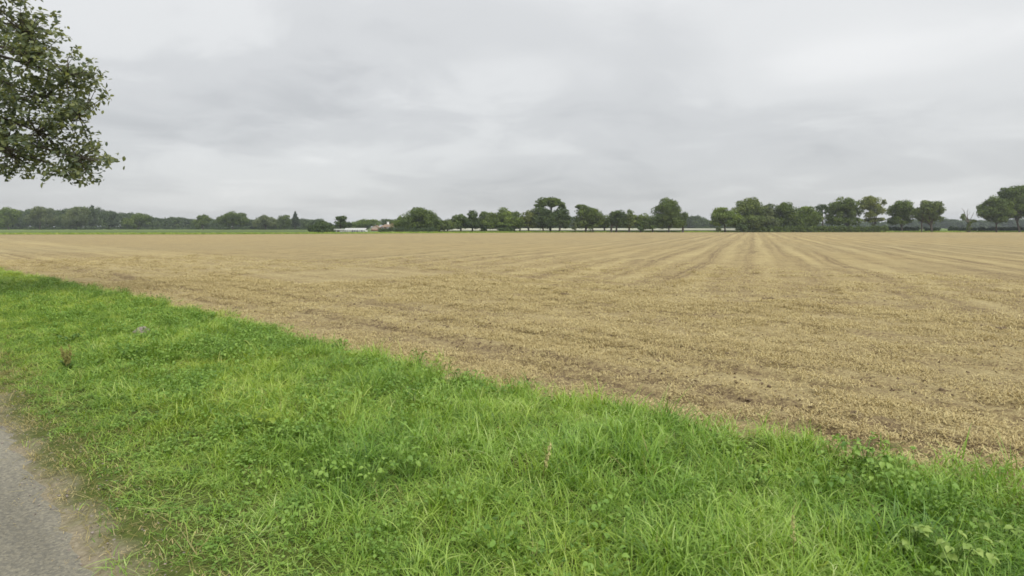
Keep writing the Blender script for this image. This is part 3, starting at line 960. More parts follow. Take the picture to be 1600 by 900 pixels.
def sheds():
    d = 246.0
    X = lambda u: gx(u, d)
    # greenhouse: a low wall of panes under a pale ridged roof
    x0, x1 = X(538), X(571)
    ox = (x0 + x1) / 2
    root = empty('greenhouse', (ox, d, 0))
    h = (x1 - x0) / 2
    obj('base_wall', MB().box(-h, h, 0, 3.4, -0.2, 0.35).mesh('base_wall', GREYCLAD), root)
    n = 9
    step = 2 * h / n
    for i in range(n):
        a = -h + i * step
        obj('pane', MB().box(a + 0.06, a + step - 0.06, 0.02, 0.05, 0.36, 1.18).mesh('pane', GLASSD if i in (3, 4, 5, 7) else OPAL), root)
        obj('roof_panel', MB().quad((a + 0.04, -0.08, 1.24), (a + step - 0.04, -0.08, 1.24), (a + step - 0.04, 1.7, 1.86), (a + 0.04, 1.7, 1.86)).mesh('roof_panel', OPAL), root)
    fr = MB()
    for i in range(n + 1):
        a = -h + i * step
        fr.box(a - 0.05, a + 0.05, -0.02, 0.055, 0.35, 1.2)
        fr.tube([(a, -0.1, 1.23), (a, 1.7, 1.87), (a, 3.5, 1.23)], [0.04, 0.04, 0.04], 4)
    fr.box(-h, h, -0.1, 0.0, 1.17, 1.23).box(-h, h, 1.65, 1.75, 1.84, 1.92)
    fr.quad((-h, 3.5, 1.22), (-h, 1.7, 1.85), (h, 1.7, 1.85), (h, 3.5, 1.22))
    fr.quad((-h, 0, 0.3), (-h, 3.4, 0.3), (-h, 3.4, 1.2), (-h, 0, 1.2)).quad((h, 0, 0.3), (h, 3.4, 0.3), (h, 3.4, 1.2), (h, 0, 1.2))
    obj('frame', fr.mesh('frame', WHITEP), root)
    tag(root, 'long low white greenhouse at the far edge of the stubble', 'greenhouse')
    x0, x1 = X(522), X(537.3)
    ox, h = (x0 + x1) / 2, (x1 - x0) / 2
    root = empty('shed', (ox, d - 0.6, 0))
    obj('wall', MB().box(-h, h, 0, 2.6, -0.2, 1.15).mesh('wall', GREYCLAD), root)
    rf = MB()
    rf.quad((-h - 0.1, -0.15, 1.12), (h + 0.1, -0.15, 1.12), (h + 0.1, 1.3, 1.62), (-h - 0.1, 1.3, 1.62))
    rf.quad((h + 0.1, 2.75, 1.12), (-h - 0.1, 2.75, 1.12), (-h - 0.1, 1.3, 1.62), (h + 0.1, 1.3, 1.62))
    obj('roof', rf.mesh('roof', GREYCLAD), root)
    obj('door', MB().box(-0.5, 0.4, -0.04, -0.003, 0, 1.08).mesh('door', DOORM), root)
    tag(root, 'small greyish low shed left of the white greenhouse', 'shed')


sheds()

# ------------------------------------------------------------------ the near roadside tree, leaning in from the left
def near_tree():
    r = np.random.default_rng(77)
    w0, s0 = 1.9, 28.0
    tx, ty = ws(w0, s0)
    d = ty
    k = d / FPX
    root = empty('roadside_tree', (tx, ty, 0.0))
    L = [(25, 45, 45, 45), (58, 95, 62, 48), (62, 150, 76, 48), (55, 205, 72, 44), (35, 245, 72, 30), (112, 120, 34, 22), (110, 178, 32, 24), (116, 246, 36, 14), (98, 266, 30, 13),
         (-60, 60, 90, 100), (-70, 190, 95, 75), (-130, -60, 130, 120), (-200, 90, 110, 110), (-20, -60, 75, 80), (-230, 200, 90, 60)]
    clumps = []
    for (u, v_, ru, rv) in L:
        x, y, z = at(u, v_, d)
        R_ = np.array((ru * k, min(ru * k * 1.5, 2.6), rv * k))
        n = int(8 + 38 * (ru * rv) / (70 * 50))
        dirs = r.normal(size=(n, 3))
        dirs /= np.linalg.norm(dirs, axis=1, keepdims=True)
        clumps.append(np.array((x - tx, r.uniform(-0.6, 0.6), z)) + dirs * R_ * (r.random((n, 1)) ** 0.45) * 0.92)
    # single sprigs poking out of the outline
    for u, v_ in ((130, 93), (156, 102), (141, 112), (80, 18), (50, 12), (96, 56), (100, 72), (166, 229), (175, 252), (133, 279), (112, 283), (27, 273), (62, 268), (150, 147), (141, 178), (160, 246), (70, 28)):
        x, y, z = at(u, v_, d)
        clumps.append(np.array([(x - tx, r.uniform(-0.5, 0.5), z)]))
    nspr = 17
    clumps = np.vstack(clumps)
    C, Nn, S = [], [], []
    for i, c in enumerate(clumps):
        sp = i >= len(clumps) - nspr
        n = int(r.integers(12, 20)) if sp else int(r.integers(16, 34))
        rad = 0.17 if sp else r.uniform(0.22, 0.42)
        o = r.normal(size=(n, 3)) * rad * np.array((0.62, 0.62, 0.40))
        C.append(c + o)
        nn = r.normal(size=(n, 3)) * 0.6 + np.array((0, -0.15, 0.8)) + o * 0.8
        Nn.append(nn / np.linalg.norm(nn, axis=1, keepdims=True))
        S.append(0.16 * (0.6 + 0.8 * r.random(n)))
    C, Nn, S = np.vstack(C), np.vstack(Nn), np.concatenate(S)
    n = len(C)
    # each leaf: a six-sided blade folded along its midrib
    a = np.cross(Nn, r.normal(size=(n, 3)))
    a /= np.linalg.norm(a, axis=1, keepdims=True)
    b = np.cross(Nn, a)
    s = S[:, None]
    up = Nn * s * 0.10
    V = np.stack([C - a * s * 0.5, C - a * s * 0.12 - b * s * 0.26 + up, C + a * s * 0.25 - b * s * 0.24 + up, C + a * s * 0.55,
                  C + a * s * 0.25 + b * s * 0.24 + up, C - a * s * 0.12 + b * s * 0.26 + up], 1).reshape(-1, 3)
    i6 = np.arange(n)[:, None] * 6
    q = np.vstack([i6 + np.array((0, 1, 2, 3)), i6 + np.array((0, 3, 4, 5))])
    cr = obj('crown', mesh('crown', V, q, NEARLEAF, np.repeat(r.random(n), 6)), root, color=(0.172, 0.208, 0.128))
    # trunk and boughs
    t = MB()
    t.tube([(0, 0, -0.3), (0, 0, 0.5), (-0.1, 0.1, 3.0), (-0.3, 0.1, 6.5), (-0.2, 0.2, 10.5), (0.0, 0.2, 13.0)], [0.55, 0.36, 0.32, 0.25, 0.13, 0.04], 10)
    obj('trunk', t.mesh('trunk', BARK, True), root)
    bm = MB()
    order = np.argsort(clumps[:, 2])
    hubs = []
    for (u, v_, ru, rv) in L:
        x, y, z = at(u, v_, d)
        h = np.array((x - tx, r.uniform(-0.4, 0.4), z))
        st = np.array((-0.2, 0.1, max(5.2, min(10.5, z + 0.6))))
        mid = st * 0.5 + h * 0.5 + np.array((0, 0, 0.35))
        bm.tube([st, mid, h], [0.08, 0.05, 0.02], 6)
        hubs.append(h)
        hubs.append(mid)
    hubs = np.array(hubs)
    for c in clumps:
        j = np.argmin(np.sum((hubs - c) ** 2, 1))
        h = hubs[j]
        m = h * 0.5 + c * 0.5 + r.normal(size=3) * 0.08
        bm.tube([h, m, c], [0.022, 0.014, 0.005], 4)
    obj('branches', bm.mesh('branches', BARK), root)
    tag(root, 'leafy roadside tree reaching into the top left of the picture', 'tree')


near_tree()

# ------------------------------------------------------------------ ground cover made of instanced clumps
def blade_mesh(r, blades, name, mat, base_r=0.06, segs=4):
    """blades: list of (length, width, lean, curve)"""
    V, Q, Tn, T = [], [], [], []
    n = 0
    for (ln, wd, lean, cur) in blades:
        az = r.uniform(0, 2 * math.pi)
        bx, by = r.normal() * base_r, r.normal() * base_r
        dirv = np.array((math.cos(az), math.sin(az), 0))
        side = np.array((-math.sin(az), math.cos(az), 0))
        tw = r.uniform(-0.5, 0.5)
        side = side * math.cos(tw) + dirv * math.sin(tw)
        p = np.array((bx, by, -0.02))
        ang = lean
        tint = r.random()
        for i in range(segs + 1):
            f_ = i / segs
            wdt = wd * (1 - f_ ** 1.6) * (0.75 + 0.5 * min(1, f_ * 3) * 0.5)
            if i < segs:
                V += [p - side * wdt * 0.5, p + side * wdt * 0.5]
                T += [tint, tint]
            else:
                V.append(p.copy())
                T.append(tint)
            st = ln / segs
            p = p + (dirv * math.sin(ang) + np.array((0, 0, 1)) * math.cos(ang)) * st
            ang = min(ang + cur / segs, 2.5)
        for i in range(segs - 1):
            Q.append((n + 2 * i, n + 2 * i + 1, n + 2 * i + 3, n + 2 * i + 2))
        Tn.append((n + 2 * segs - 2, n + 2 * segs - 1, n + 2 * segs))
        n += 2 * segs + 1
    return mesh(name, np.array(V), [np.array(Q), np.array(Tn)], mat, T)


def leaf_geo(p, direc, nrm, ln, wd, fold=0.2):
    """an ovate leaf of 8 points, folded along the midrib; returns verts, quads (local)"""
    direc = direc / np.linalg.norm(direc)
    sd = np.cross(nrm, direc)
    sd /= np.linalg.norm(sd) + 1e-9
    up = np.cross(direc, sd)
    P = lambda a, b, c: p + direc * ln * a + sd * wd * b + up * wd * c
    v = [P(0, 0, 0), P(0.22, -0.42, fold), P(0.6, -0.46, fold * 0.8), P(1, 0, -0.25), P(0.6, 0.46, fold * 0.8), P(0.22, 0.42, fold), P(0.22, 0, 0), P(0.6, 0, 0.02)]
    q = [(0, 1, 6, 6), (1, 2, 7, 6), (2, 3, 7, 7), (3, 4, 7, 7), (4, 5, 6, 7), (5, 0, 6, 6)]
    return v, q


def herb_mesh(r, name, mat, n, ln, wd, spread, hmax, stalk=True):
    V, T, q4, q3 = [], [], [], []
    for i in range(n):
        az = r.uniform(0, 2 * math.pi)
        rad = spread * r.random() ** 0.5
        h = hmax * r.uniform(0.35, 1.0)
        p = np.array((math.cos(az) * rad, math.sin(az) * rad, h))
        el = r.uniform(-0.5, 0.5)
        az2 = az + r.normal() * 0.7
        dr = np.array((math.cos(az2) * math.cos(el), math.sin(az2) * math.cos(el), math.sin(el)))
        nr = np.array((r.normal() * 0.25, r.normal() * 0.25, 1.0))
        sc = r.uniform(0.65, 1.25)
        v, q = leaf_geo(p, dr, nr, ln * sc, wd * sc)
        b = len(V)
        V += v
        t = r.random()
        T += [t] * 8
        for f_ in q:
            (q3.append([b + j for j in f_[:3]]) if f_[2] == f_[3] else q4.append([b + j for j in f_]))
        if stalk:
            b = len(V)
            w = 0.003
            V += [np.array((p[0] * 0.2 - w, p[1] * 0.2, -0.02)), np.array((p[0] * 0.2 + w, p[1] * 0.2, -0.02)), p + (w, 0, 0), p - (w, 0, 0)]
            T += [t] * 4
            q4.append([b, b + 1, b + 2, b + 3])
    return mesh(name, np.array(V), [np.array(q4), np.array(q3)], mat, T)


def straw_mesh(r, name, n, spread, ln, h, wd=0.006):
    V, T, Q = [], [], []
    for i in range(n):
        c = np.array((r.normal() * spread, r.normal() * spread, abs(r.normal()) * h))
        az = r.uniform(0, 2 * math.pi)
        el = r.normal() * 0.32
        a = np.array((math.cos(az) * math.cos(el), math.sin(az) * math.cos(el), math.sin(el)))
        L = ln * r.uniform(0.4, 1.3) / 2
        sd = np.cross(a, (0, 0, 1))
        sd /= np.linalg.norm(sd)
        sd = sd * wd * r.uniform(0.6, 1.5)
        bend = np.array((0, 0, r.normal() * 0.012))
        b = len(V)
        V += [c - a * L - sd, c - a * L + sd, c + bend + sd, c + bend - sd, c + a * L + sd * 0.8, c + a * L - sd * 0.8]
        Q += [(b, b + 1, b + 2, b + 3), (b + 3, b + 2, b + 4, b + 5)]
        T += [r.random()] * 6
    V = np.array(V)
    V[:, 2] = np.maximum(V[:, 2], -0.015)
    return mesh(name, V, np.array(Q), STRAW, T)


def scatter(name, label, cat, protos, pts, which, rot, scl):
    """one object whose geometry nodes stand a clump from protos on each point"""
    pc = bpy.data.collections.new(name + '_clumps')
    for i, me in enumerate(protos):
        pc.objects.link(bpy.data.objects.new('%s_clump_%02d' % (name, i), me))
    me = bpy.data.meshes.new(name)
    me.vertices.add(len(pts))
    me.vertices.foreach_set('co', np.asarray(pts, np.float32).ravel())
    for nm, ty, dat, key in (('which', 'INT', which, 'value'), ('rot', 'FLOAT_VECTOR', rot, 'vector'), ('scl', 'FLOAT_VECTOR', scl, 'vector')):
        a = me.attributes.new(nm, ty, 'POINT')
        a.data.foreach_set(key, np.ascontiguousarray(dat, np.int32 if ty == 'INT' else np.float32).ravel())
    o = obj(name, me)
    g = bpy.data.node_groups.new(name, 'GeometryNodeTree')
    g.interface.new_socket('Geometry', in_out='INPUT', socket_type='NodeSocketGeometry')
    g.interface.new_socket('Geometry', in_out='OUTPUT', socket_type='NodeSocketGeometry')
    gi, go = g.nodes.new('NodeGroupInput'), g.nodes.new('NodeGroupOutput')
    ci = g.nodes.new('GeometryNodeCollectionInfo')
    ci.inputs[0].default_value = pc
    ci.inputs[1].default_value = True
    ci.inputs[2].default_value = True
    ip = g.nodes.new('GeometryNodeInstanceOnPoints')
    ip.inputs['Pick Instance'].default_value = True

    def named(nm, ty):
        k = g.nodes.new('GeometryNodeInputNamedAttribute')
        k.data_type = ty
        k.inputs[0].default_value = nm
        return k.outputs[0]
    L = g.links
    L.new(gi.outputs[0], ip.inputs['Points'])
    L.new(ci.outputs[0], ip.inputs['Instance'])
    L.new(named('which', 'INT'), ip.inputs['Instance Index'])
    er = g.nodes.new('FunctionNodeEulerToRotation')
    L.new(named('rot', 'FLOAT_VECTOR'), er.inputs[0])
    L.new(er.outputs[0], ip.inputs['Rotation'])
    L.new(named('scl', 'FLOAT_VECTOR'), ip.inputs['Scale'])
    L.new(ip.outputs[0], go.inputs[0])
    md = o.modifiers.new('clumps', 'NODES')
    md.node_group = g
    return tag(o, label, cat, kind='stuff')


def rand_pts(r, zones):
    W, S = [], []
    for w0, w1, s0, s1, dens in zones:
        n = int((w1 - w0) * (s1 - s0) * dens)
        W.append(r.uniform(w0, w1, n))
        S.append(r.uniform(s0, s1, n))
    return np.concatenate(W), np.concatenate(S)


def build_verge_grass():
    r = np.random.default_rng(21)
    P = []
    for i in range(8):                                   # lush tufts, 0..7
        P.append(blade_mesh(r, [(r.uniform(0.15, 0.37), r.uniform(0.007, 0.0135), r.uniform(0.1, 0.95), r.uniform(0.8, 3.2)) for _ in range(17)], 'tuft', GRASS))
    for i in range(3):                                   # fine short turf, 8..10
        P.append(blade_mesh(r, [(r.uniform(0.10, 0.22), r.uniform(0.006, 0.011), r.uniform(0.1, 0.9), r.uniform(0.5, 2.4)) for _ in range(16)], 'turf', GRASS, 0.08, 3))
    for i in range(2):                                   # dry, 11..12
        P.append(blade_mesh(r, [(r.uniform(0.10, 0.24), r.uniform(0.005, 0.009), r.uniform(0.4, 1.45), r.uniform(0.1, 1.0)) for _ in range(14)], 'dry_tuft', DRY, 0.10, 3))
    W, S = rand_pts(r, [(1.05, 8.3, -7, 3, 135), (1.05, 7.6, 3, 13, 135), (1.05, 7.0, 13, 24, 120), (1.0, 6.6, 24, 42, 75), (1.0, 6.2, 42, 72, 40)])
    e = field_edge(S)
    dens = np.clip((W - 0.95 - 0.8 * (fbm(W * 1.5, S * 1.3, 3) - 0.3)) / 0.5, 0.2, 1)
    fringe = np.clip((e - W) / 0.45 + 0.45, 0.03, 1)
    keep = (W < e + 0.6) & (r.random(len(W)) < dens * fringe)
    W, S, e = W[keep], S[keep], e[keep]
    X, Y = ws(W, S)
    n = len(W)
    lush = np.clip((W - 1.5) / 1.6, 0, 1) * np.interp(S, [0, 9, 16, 40], [1.0, 0.9, 0.62, 0.5])
    patch = fbm(W * 0.9 + 40, S * 0.8, 4)
    clump = vnoise(W * 3.1 + 7, S * 3.1)
    h = (0.33 + 0.72 * lush) * (0.12 + 0.90 * patch + 0.90 * clump ** 1.5)
    h = h * (1 + 0.22 * np.clip(1 - (e - W) / 0.9, 0, 1) * np.interp(S, [3, 12], [1, 0.2]))
    which = r.integers(0, 8, n)
    turf = r.random(n) > (0.25 + 0.85 * lush)
    which = np.where(turf, r.integers(8, 11, n), which)
    dry = r.random(n) < np.clip(0.75 * (1.0 - (W - 1.1) / 1.0), 0.06, 0.75)
    which = np.where(dry, r.integers(11, 13, n), which)
    h = np.where(turf, np.maximum(h, 0.55), h)
    wide = np.interp(S, [0, 14, 30, 60], [1.0, 1.15, 1.6, 2.3])
    sc = h * r.uniform(0.75, 1.25, n)
    scl = np.stack([wide * (0.55 + 0.45 * sc), wide * (0.55 + 0.45 * sc), sc], -1)
    rot = np.stack([r.normal(size=n) * 0.16 + 0.06, r.normal(size=n) * 0.16, r.uniform(0, 6.283, n)], -1)
    Z = verge_z(W, S) + 0.02
    scatter('verge_grass', 'long lush green grass on the roadside verge', 'grass', P, np.stack([X, Y, Z], -1), which, rot, scl)
    # broad-leaved weeds among it
    P = [herb_mesh(r, 'herb', HERB, 22, 0.048, 0.036, 0.15, 0.20) for _ in range(4)] + [herb_mesh(r, 'clover', HERB, 44, 0.027, 0.026, 0.16, 0.15) for _ in range(3)]
    W, S = rand_pts(r, [(1.4, 8.2, -7, 13, 44), (1.3, 6.8, 13, 34, 30)])
    pt = fbm(W * 0.8 + 9, S * 0.7 + 31, 3)
    e = field_edge(S)
    right = np.clip((6 - S) / 5, 0, 1) * np.clip((W - 3.5) / 2.5, 0, 1)
    low = np.clip((4.2 - W) / 2.5, 0, 1)
    keep = (W < e + 0.1) & (r.random(len(W)) < np.clip((pt - 0.44) * 4, 0, 1) * 0.13 + 0.08 * right + 0.38 * low + 0.5 * np.interp(S, [5, 14], [0, 1]) * np.clip(pt * 1.6 - 0.2, 0, 1))
    W, S = W[keep], S[keep]
    X, Y = ws(W, S)
    n = len(W)
    lush = np.clip((W - 1.4) / 1.8, 0.2, 1)
    sc = lush * r.uniform(0.8, 1.5, n)
    scatter('verge_weeds', 'low broad-leaved weeds and clover among the verge grass', 'weeds', P, np.stack([X, Y, verge_z(W, S) + 0.02], -1), r.integers(0, 7, n),
            np.stack([r.normal(size=n) * 0.12, r.normal(size=n) * 0.12, r.uniform(0, 6.28, n)], -1), np.stack([0.6 + 0.4 * sc] * 2 + [sc], -1))


build_verge_grass()


def build_straw():
    r = np.random.default_rng(31)
    P = [straw_mesh(r, 'chopped_straw', 64, 0.15, 0.062, 0.006, 0.0042) for _ in range(6)] + [straw_mesh(r, 'straw_heap', 70, 0.10, 0.085, 0.018, 0.0042) for _ in range(3)]
    W, S = rand_pts(r, [(5.5, 13, -7, 14, 50), (5.0, 13, 14, 34, 34), (13, 22, -7, 26, 28), (22, 40, -7, 44, 9), (4.4, 22, 34, 60, 7)])
    e = field_edge(S)
    k = fbm(W * 0.8, S * 0.5, 4) + 0.35 * (vnoise(W * 1.3, S * 0.06) - 0.5)
    keep = (W > e - 0.25) & (r.random(len(W)) < np.clip(0.45 + (k - 0.42) * 2.4, 0.18, 1) * np.interp(W + 0.35 * np.abs(S), [18, 44], [1, 0.05]))
    W, S, k = W[keep], S[keep], k[keep]
    rut = rut_mask(W, S, 0.28)
    keep = r.random(len(W)) > 0.95 * rut
    W, S, k = W[keep], S[keep], k[keep]
    X, Y = ws(W, S)
    n = len(W)
    sc = r.uniform(0.7, 1.3, n) * np.interp(W + np.abs(S) * 0.5, [8, 40], [0.95, 1.7])
    which = np.where(r.random(n) < np.clip((k - 0.5) * 1.6, 0.03, 0.6), r.integers(6, 9, n), r.integers(0, 6, n))
    scatter('loose_straw', 'chopped pale straw lying over the stubble field', 'straw', P, np.stack([X, Y, field_z(X, Y) + 0.012], -1), which,
            np.stack([r.normal(size=n) * 0.08, r.normal(size=n) * 0.08, r.uniform(0, 6.28, n)], -1), np.stack([sc, sc, sc], -1))


build_straw()


def pebble(r, size, mat, name='pebble'):
    import bmesh
    v = r.normal(size=(14, 3))
    v /= np.linalg.norm(v, axis=1, keepdims=True)
    v *= np.array(size) * (0.8 + 0.4 * r.random((14, 1)))
    bm = bmesh.new()
    for p in v:
        bm.verts.new(p)
    bmesh.ops.convex_hull(bm, input=bm.verts)
    me = bpy.data.meshes.new(name)
    bm.to_mesh(me)
    bm.free()
    me.materials.append(mat)
    return me


def build_crumbs():
    r = np.random.default_rng(37)
    P = [pebble(r, (0.030, 0.024, 0.018), CRUMB, 'crumb') for _ in range(5)]
    W, S = rand_pts(r, [(5.5, 13, -7, 14, 30), (5.0, 13, 14, 34, 10), (13, 24, -7, 26, 9), (24, 40, -7, 40, 2)])
    keep = (W > field_edge(S)) & (r.random(len(W)) < np.clip((fbm(W * 1.3 + 3, S * 0.7 + 11, 3) - 0.36) * 4, 0.05, 1))
    W, S = W[keep], S[keep]
    X, Y = ws(W, S)
    n = len(W)
    sc = np.minimum(0.30 + r.gamma(1.6, 0.28, n), 1.6)
    scatter('soil_crumbs', 'small brown soil crumbs among the stubble straw', 'soil', P, np.stack([X, Y, field_z(X, Y) + 0.006], -1), r.integers(0, 5, n),
            np.stack([r.normal(size=n) * 0.4, r.normal(size=n) * 0.4, r.uniform(0, 6.28, n)], -1), np.stack([sc] * 3, -1))


build_crumbs()


def build_roadside_grit():
    r = np.random.default_rng(33)
    P = [pebble(r, (0.010, 0.008, 0.006), STONE) for _ in range(4)] + [straw_mesh(r, 'litter', 9, 0.07, 0.035, 0.004, 0.0016) for _ in range(3)]
    W, S = rand_pts(r, [(0.55, 1.9, -3, 16, 190)])
    keep = r.random(len(W)) < np.exp(-((W - 1.3) / 0.3) ** 2)
    W, S = W[keep], S[keep]
    X, Y = ws(W, S)
    n = len(W)
    sc = r.uniform(0.5, 1.5, n)
    scatter('roadside_grit', 'grit and dead grass litter along the road edge', 'grit', P, np.stack([X, Y, np.where(W > 1.02, verge_z(W, S) + 0.03, 0.006)], -1), r.integers(0, 7, n),
            np.stack([r.normal(size=n) * 0.2, r.normal(size=n) * 0.2, r.uniform(0, 6.28, n)], -1), np.stack([sc] * 3, -1))


build_roadside_grit()


def build_boundary_grass():
    """the unmown strip along the far side of the field"""
    r = np.random.default_rng(35)
    P = [blade_mesh(r, [(r.uniform(0.35, 0.7), r.uniform(0.05, 0.09), r.uniform(0.05, 0.5), r.uniform(0.2, 1.2)) for _ in range(14)], 'rough_tuft', GRASS, 0.35, 3) for _ in range(3)]
    pts = []
    for (x0, y0), (x1, y1) in zip(FAR[:-1], FAR[1:]):
        L = math.hypot(x1 - x0, y1 - y0)
        n = int(L * 14)
        t = r.random(n)
        o = r.uniform(-0.5, 4.0, n)
        pts.append(np.stack([x0 + (x1 - x0) * t - (y1 - y0) / L * o, y0 + (y1 - y0) * t + (x1 - x0) / L * o, np.full(n, -0.02)], -1))
    pts = np.vstack(pts)
    n = len(pts)
    sc = r.uniform(0.7, 1.3, n)
    scatter('boundary_grass', 'strip of rough grass along the far edge of the stubble', 'grass', P, pts, r.integers(0, 3, n),
            np.stack([r.normal(size=n) * 0.1, r.normal(size=n) * 0.1, r.uniform(0, 6.28, n)], -1), np.stack([sc] * 3, -1))


build_boundary_grass()

# ------------------------------------------------------------------ single plants and small things on the verge and field
def at_verge(u, v_, h=0.18):
    x, y = on_ground(u, v_, h)
    w, s = (x + y) * SQ, (y - x) * SQ
    return x, y, float(verge_z(np.array(w), np.array(s))) + 0.02


def bramble(u, v_, label, n, spread, height, seed, mat=BRAMB, ll=0.052, name='bramble', cat='plant', grp='leafy plants in the verge grass'):
    """arching stems carrying leaves in threes; every leaf is a piece of its own"""
    r = np.random.default_rng(seed)
    x, y, z = at_verge(u, v_, height * 0.7)
    root = empty(name, (x, y, z))
    lm = []
    for i in range(4):
        v, q = leaf_geo(np.zeros(3), np.array((1.0, 0, 0.0)), np.array((0, 0, 1.0)), ll * (0.85 + 0.12 * i), ll * (0.66 + 0.08 * i), 0.16 + 0.05 * i)
        q4 = [f_ for f_ in q if f_[2] != f_[3]]
        q3 = [f_[:3] for f_ in q if f_[2] == f_[3]]
        lm.append(mesh('leaf', np.array(v), [np.array(q4), np.array(q3)], mat, [r.random()] * 8))
    for i in range(n):
        az = r.uniform(0, 2 * math.pi)
        rad = spread * (0.15 + 0.85 * r.random())
        hh = height * r.uniform(0.55, 1.0)
        tip = np.array((math.cos(az) * rad, math.sin(az) * rad, hh))
        mid = tip * np.array((0.5, 0.5, 0.0)) + np.array((0, 0, hh * 0.85))
        obj('stem', MB().tube([(r.normal() * 0.02, r.normal() * 0.02, -0.04), mid, tip], [0.004, 0.0032, 0.002], 5).mesh('stem', mat), root)
        for j, da in enumerate((-1.0, 0.0, 1.0)):
            o = bpy.data.objects.new('leaf', lm[int(r.integers(0, 4))])
            COL.objects.link(o)
            o.parent = root
            o.location = tip
            o.rotation_euler = (r.normal() * 0.3, r.normal() * 0.3 + 0.15, az + da * 1.05 + r.normal() * 0.15)
            o.scale = [r.uniform(0.8, 1.25)] * 3
    return tag(root, label, cat, grp)


bramble(1488, 872, 'pale-leaved bramble at the bottom right corner', 16, 0.30, 0.28, 1)
bramble(1425, 852, 'small greyish bramble left of the bottom right bramble', 10, 0.20, 0.27, 2)
bramble(1575, 828, 'bramble with pale tips beside the right edge', 12, 0.26, 0.28, 3)
bramble(1352, 716, 'leafy weed clump hanging over the field edge at right', 16, 0.42, 0.24, 4, HERB, 0.055, 'weed')
bramble(1180, 745, 'dark leafy weed clump in the tall grass right of centre', 12, 0.30, 0.30, 5, HERB, 0.05, 'weed')
bramble(420, 668, 'yellow-green leafy weed alone in the left verge grass', 9, 0.14, 0.24, 6, LIME, 0.06, 'weed')
bramble(112, 530, 'dark green leafy clump behind the rusty dock', 14, 0.26, 0.20, 7, DARKHERB, 0.07, 'weed')


def dock():
    r = np.random.default_rng(12)
    x, y, z = at_verge(105, 578, 0.1)
    root = empty('dock_plant', (x, y, z))
    sd = MB()
    for i in range(6):
        a = r.uniform(0, 6.28)
        top = np.array((math.cos(a) * 0.10, math.sin(a) * 0.10, r.uniform(0.28, 0.42)))
        obj('stem', MB().tube([(0, 0, -0.03), top * (0.4, 0.4, 0.5), top], [0.006, 0.005, 0.003], 5).mesh('stem', DOCKRED), root)
        for k in range(16):
            p = top * (0.4 + 0.6 * k / 15) + r.normal(size=3) * 0.012
            sd.tube([p, p + r.normal(size=3) * 0.012 + (0, 0, 0.02), p + (0, 0, 0.035)], [0.004, 0.013, 0.002], 5)
    tag(obj('seed_spike', sd.mesh('seed_spike', DOCKRED), root), kind='stuff')
    v, q = leaf_geo(np.zeros(3), np.array((1.0, 0, 0.35)), np.array((0, 0, 1.0)), 0.17, 0.06, 0.15)
    lm = mesh('leaf', np.array(v), [np.array([f_ for f_ in q if f_[2] != f_[3]]), np.array([f_[:3] for f_ in q if f_[2] == f_[3]])], DARKHERB, [0.4] * 8)
    for i in range(14):
        o = obj('leaf', lm, root, (0, 0, r.uniform(0.02, 0.14)))
        o.rotation_euler = (r.normal() * 0.2, -r.uniform(0.0, 0.5), i * 0.73 + r.normal() * 0.2)
    tag(root, 'rusty-brown dock gone to seed above dark leaves, left verge', 'plant')


dock()


def seed_head(u, v_, label, seed, h, fat=1.0):
    r = np.random.default_rng(seed)
    x, y, z = at_verge(u, v_, 0.05)
    root = empty('seed_head', (x, y, z))
    lean = np.array((r.normal() * 0.04, r.normal() * 0.03, 0))
    obj('stem', MB().tube([(0, 0, -0.03), lean * 0.4 + (0, 0, h * 0.6), lean + (0, 0, h)], [0.004, 0.003, 0.0015], 5).mesh('stem', DRY), root)
    sp = MB()
    for k in range(46):
        t = r.uniform(0.5, 1.0)
        p = lean * t + np.array((0, 0, h * t)) + r.normal(size=3) * np.array((0.011, 0.011, 0.004)) * (1.35 - t)
        sp.tube([p, p + r.normal(size=3) * 0.006 + (0, 0, 0.012), p + (0, 0, 0.022)], [0.002 * fat, 0.008 * fat, 0.001], 5)
    tag(obj('seed_spike', sp.mesh('seed_spike', PALEDRY), root), kind='stuff')
    tag(root, label, 'plant', 'dry seed heads in the verge')


seed_head(845, 775, 'straw-coloured dead seed spike standing in the centre grass', 3, 0.46)
seed_head(1240, 890, 'thin dry stalk near the bottom edge right of centre', 4, 0.36, 0.45)


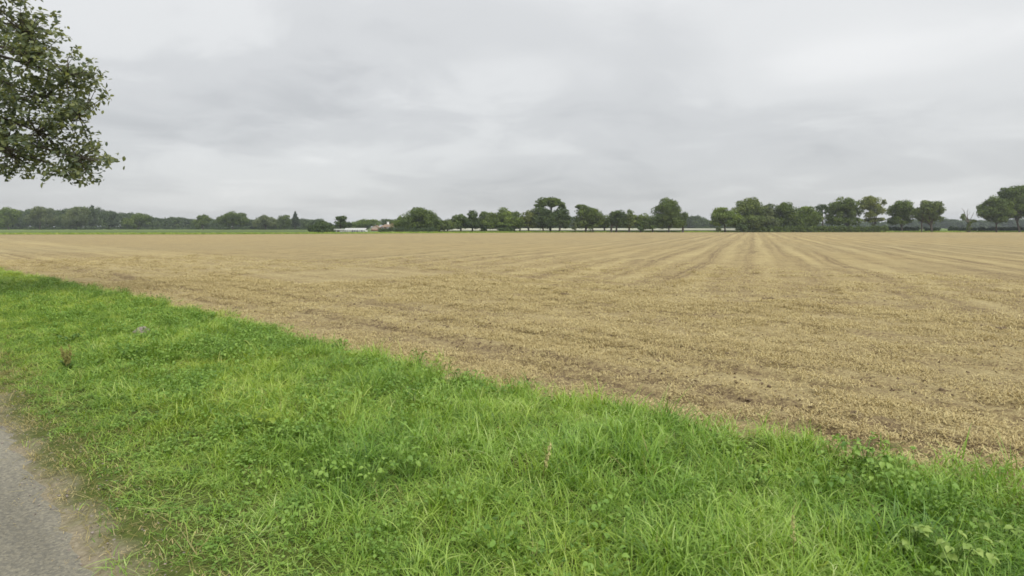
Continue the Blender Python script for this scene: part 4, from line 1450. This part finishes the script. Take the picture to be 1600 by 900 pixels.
def lump(name, u, v_, size, mat, label, cat, seed, on_field=False, group=None):
    import bmesh
    r = np.random.default_rng(seed)
    if on_field:
        x, y = on_ground(u, v_)
        z = float(field_z(np.array(x), np.array(y)))
    else:
        x, y, z = at_verge(u, v_, 0.12)
    bm = bmesh.new()
    bmesh.ops.create_icosphere(bm, subdivisions=3, radius=1.0)
    off = r.random(3) * 50
    for vtx in bm.verts:
        p = vtx.co
        k = 0.72 + 0.55 * float(vnoise(p.x * 1.7 + off[0] + p.z, p.y * 1.7 + off[1] + p.z * 0.7)) + 0.12 * float(vnoise(p.x * 6 + off[2], p.y * 6 + p.z * 5))
        vtx.co = Vector((p.x * size[0] * k, p.y * size[1] * k, max(p.z * size[2] * k, -0.25 * size[2])))
    me = bpy.data.meshes.new(name)
    bm.to_mesh(me)
    bm.free()
    me.materials.append(mat)
    o = obj(name, me, None, (x, y, z + 0.2 * size[2]))
    return tag(o, label, cat, group)


lump('stone', 221, 523, (0.18, 0.12, 0.13), STONE, 'pinkish-grey stone lying in the left verge grass', 'stone', 1)
lump('soil_clod', 1200, 468, (0.22, 0.12, 0.06), SOILCLOD, 'dark clod on the stubble right of centre', 'clod', 2, True, 'dark clods on the stubble')
lump('soil_clod', 884, 461, (0.20, 0.12, 0.05), SOILCLOD, 'dark clod on the stubble at mid-field', 'clod', 3, True, 'dark clods on the stubble')
lump('soil_clod', 1563, 513, (0.14, 0.10, 0.05), SOILCLOD, 'dark clod on the stubble near the right edge', 'clod', 4, True, 'dark clods on the stubble')

# ------------------------------------------------------------------ air
def haze():
    m, n, l = new_mat('haze_air')
    pv = N(n, 'ShaderNodeVolumePrincipled')
    pv.inputs['Color'].default_value = (0.86, 0.92, 1.0, 1)
    pv.inputs['Density'].default_value = 0.00018
    pv.inputs['Anisotropy'].default_value = 0.1
    o = N(n, 'ShaderNodeOutputMaterial')
    l.new(pv.outputs[0], o.inputs['Volume'])
    b = MB().box(-4600, 4600, -4600, 4600, -1.5, 27)
    tag(obj('haze', b.mesh('haze', m)), kind='stuff')


haze()
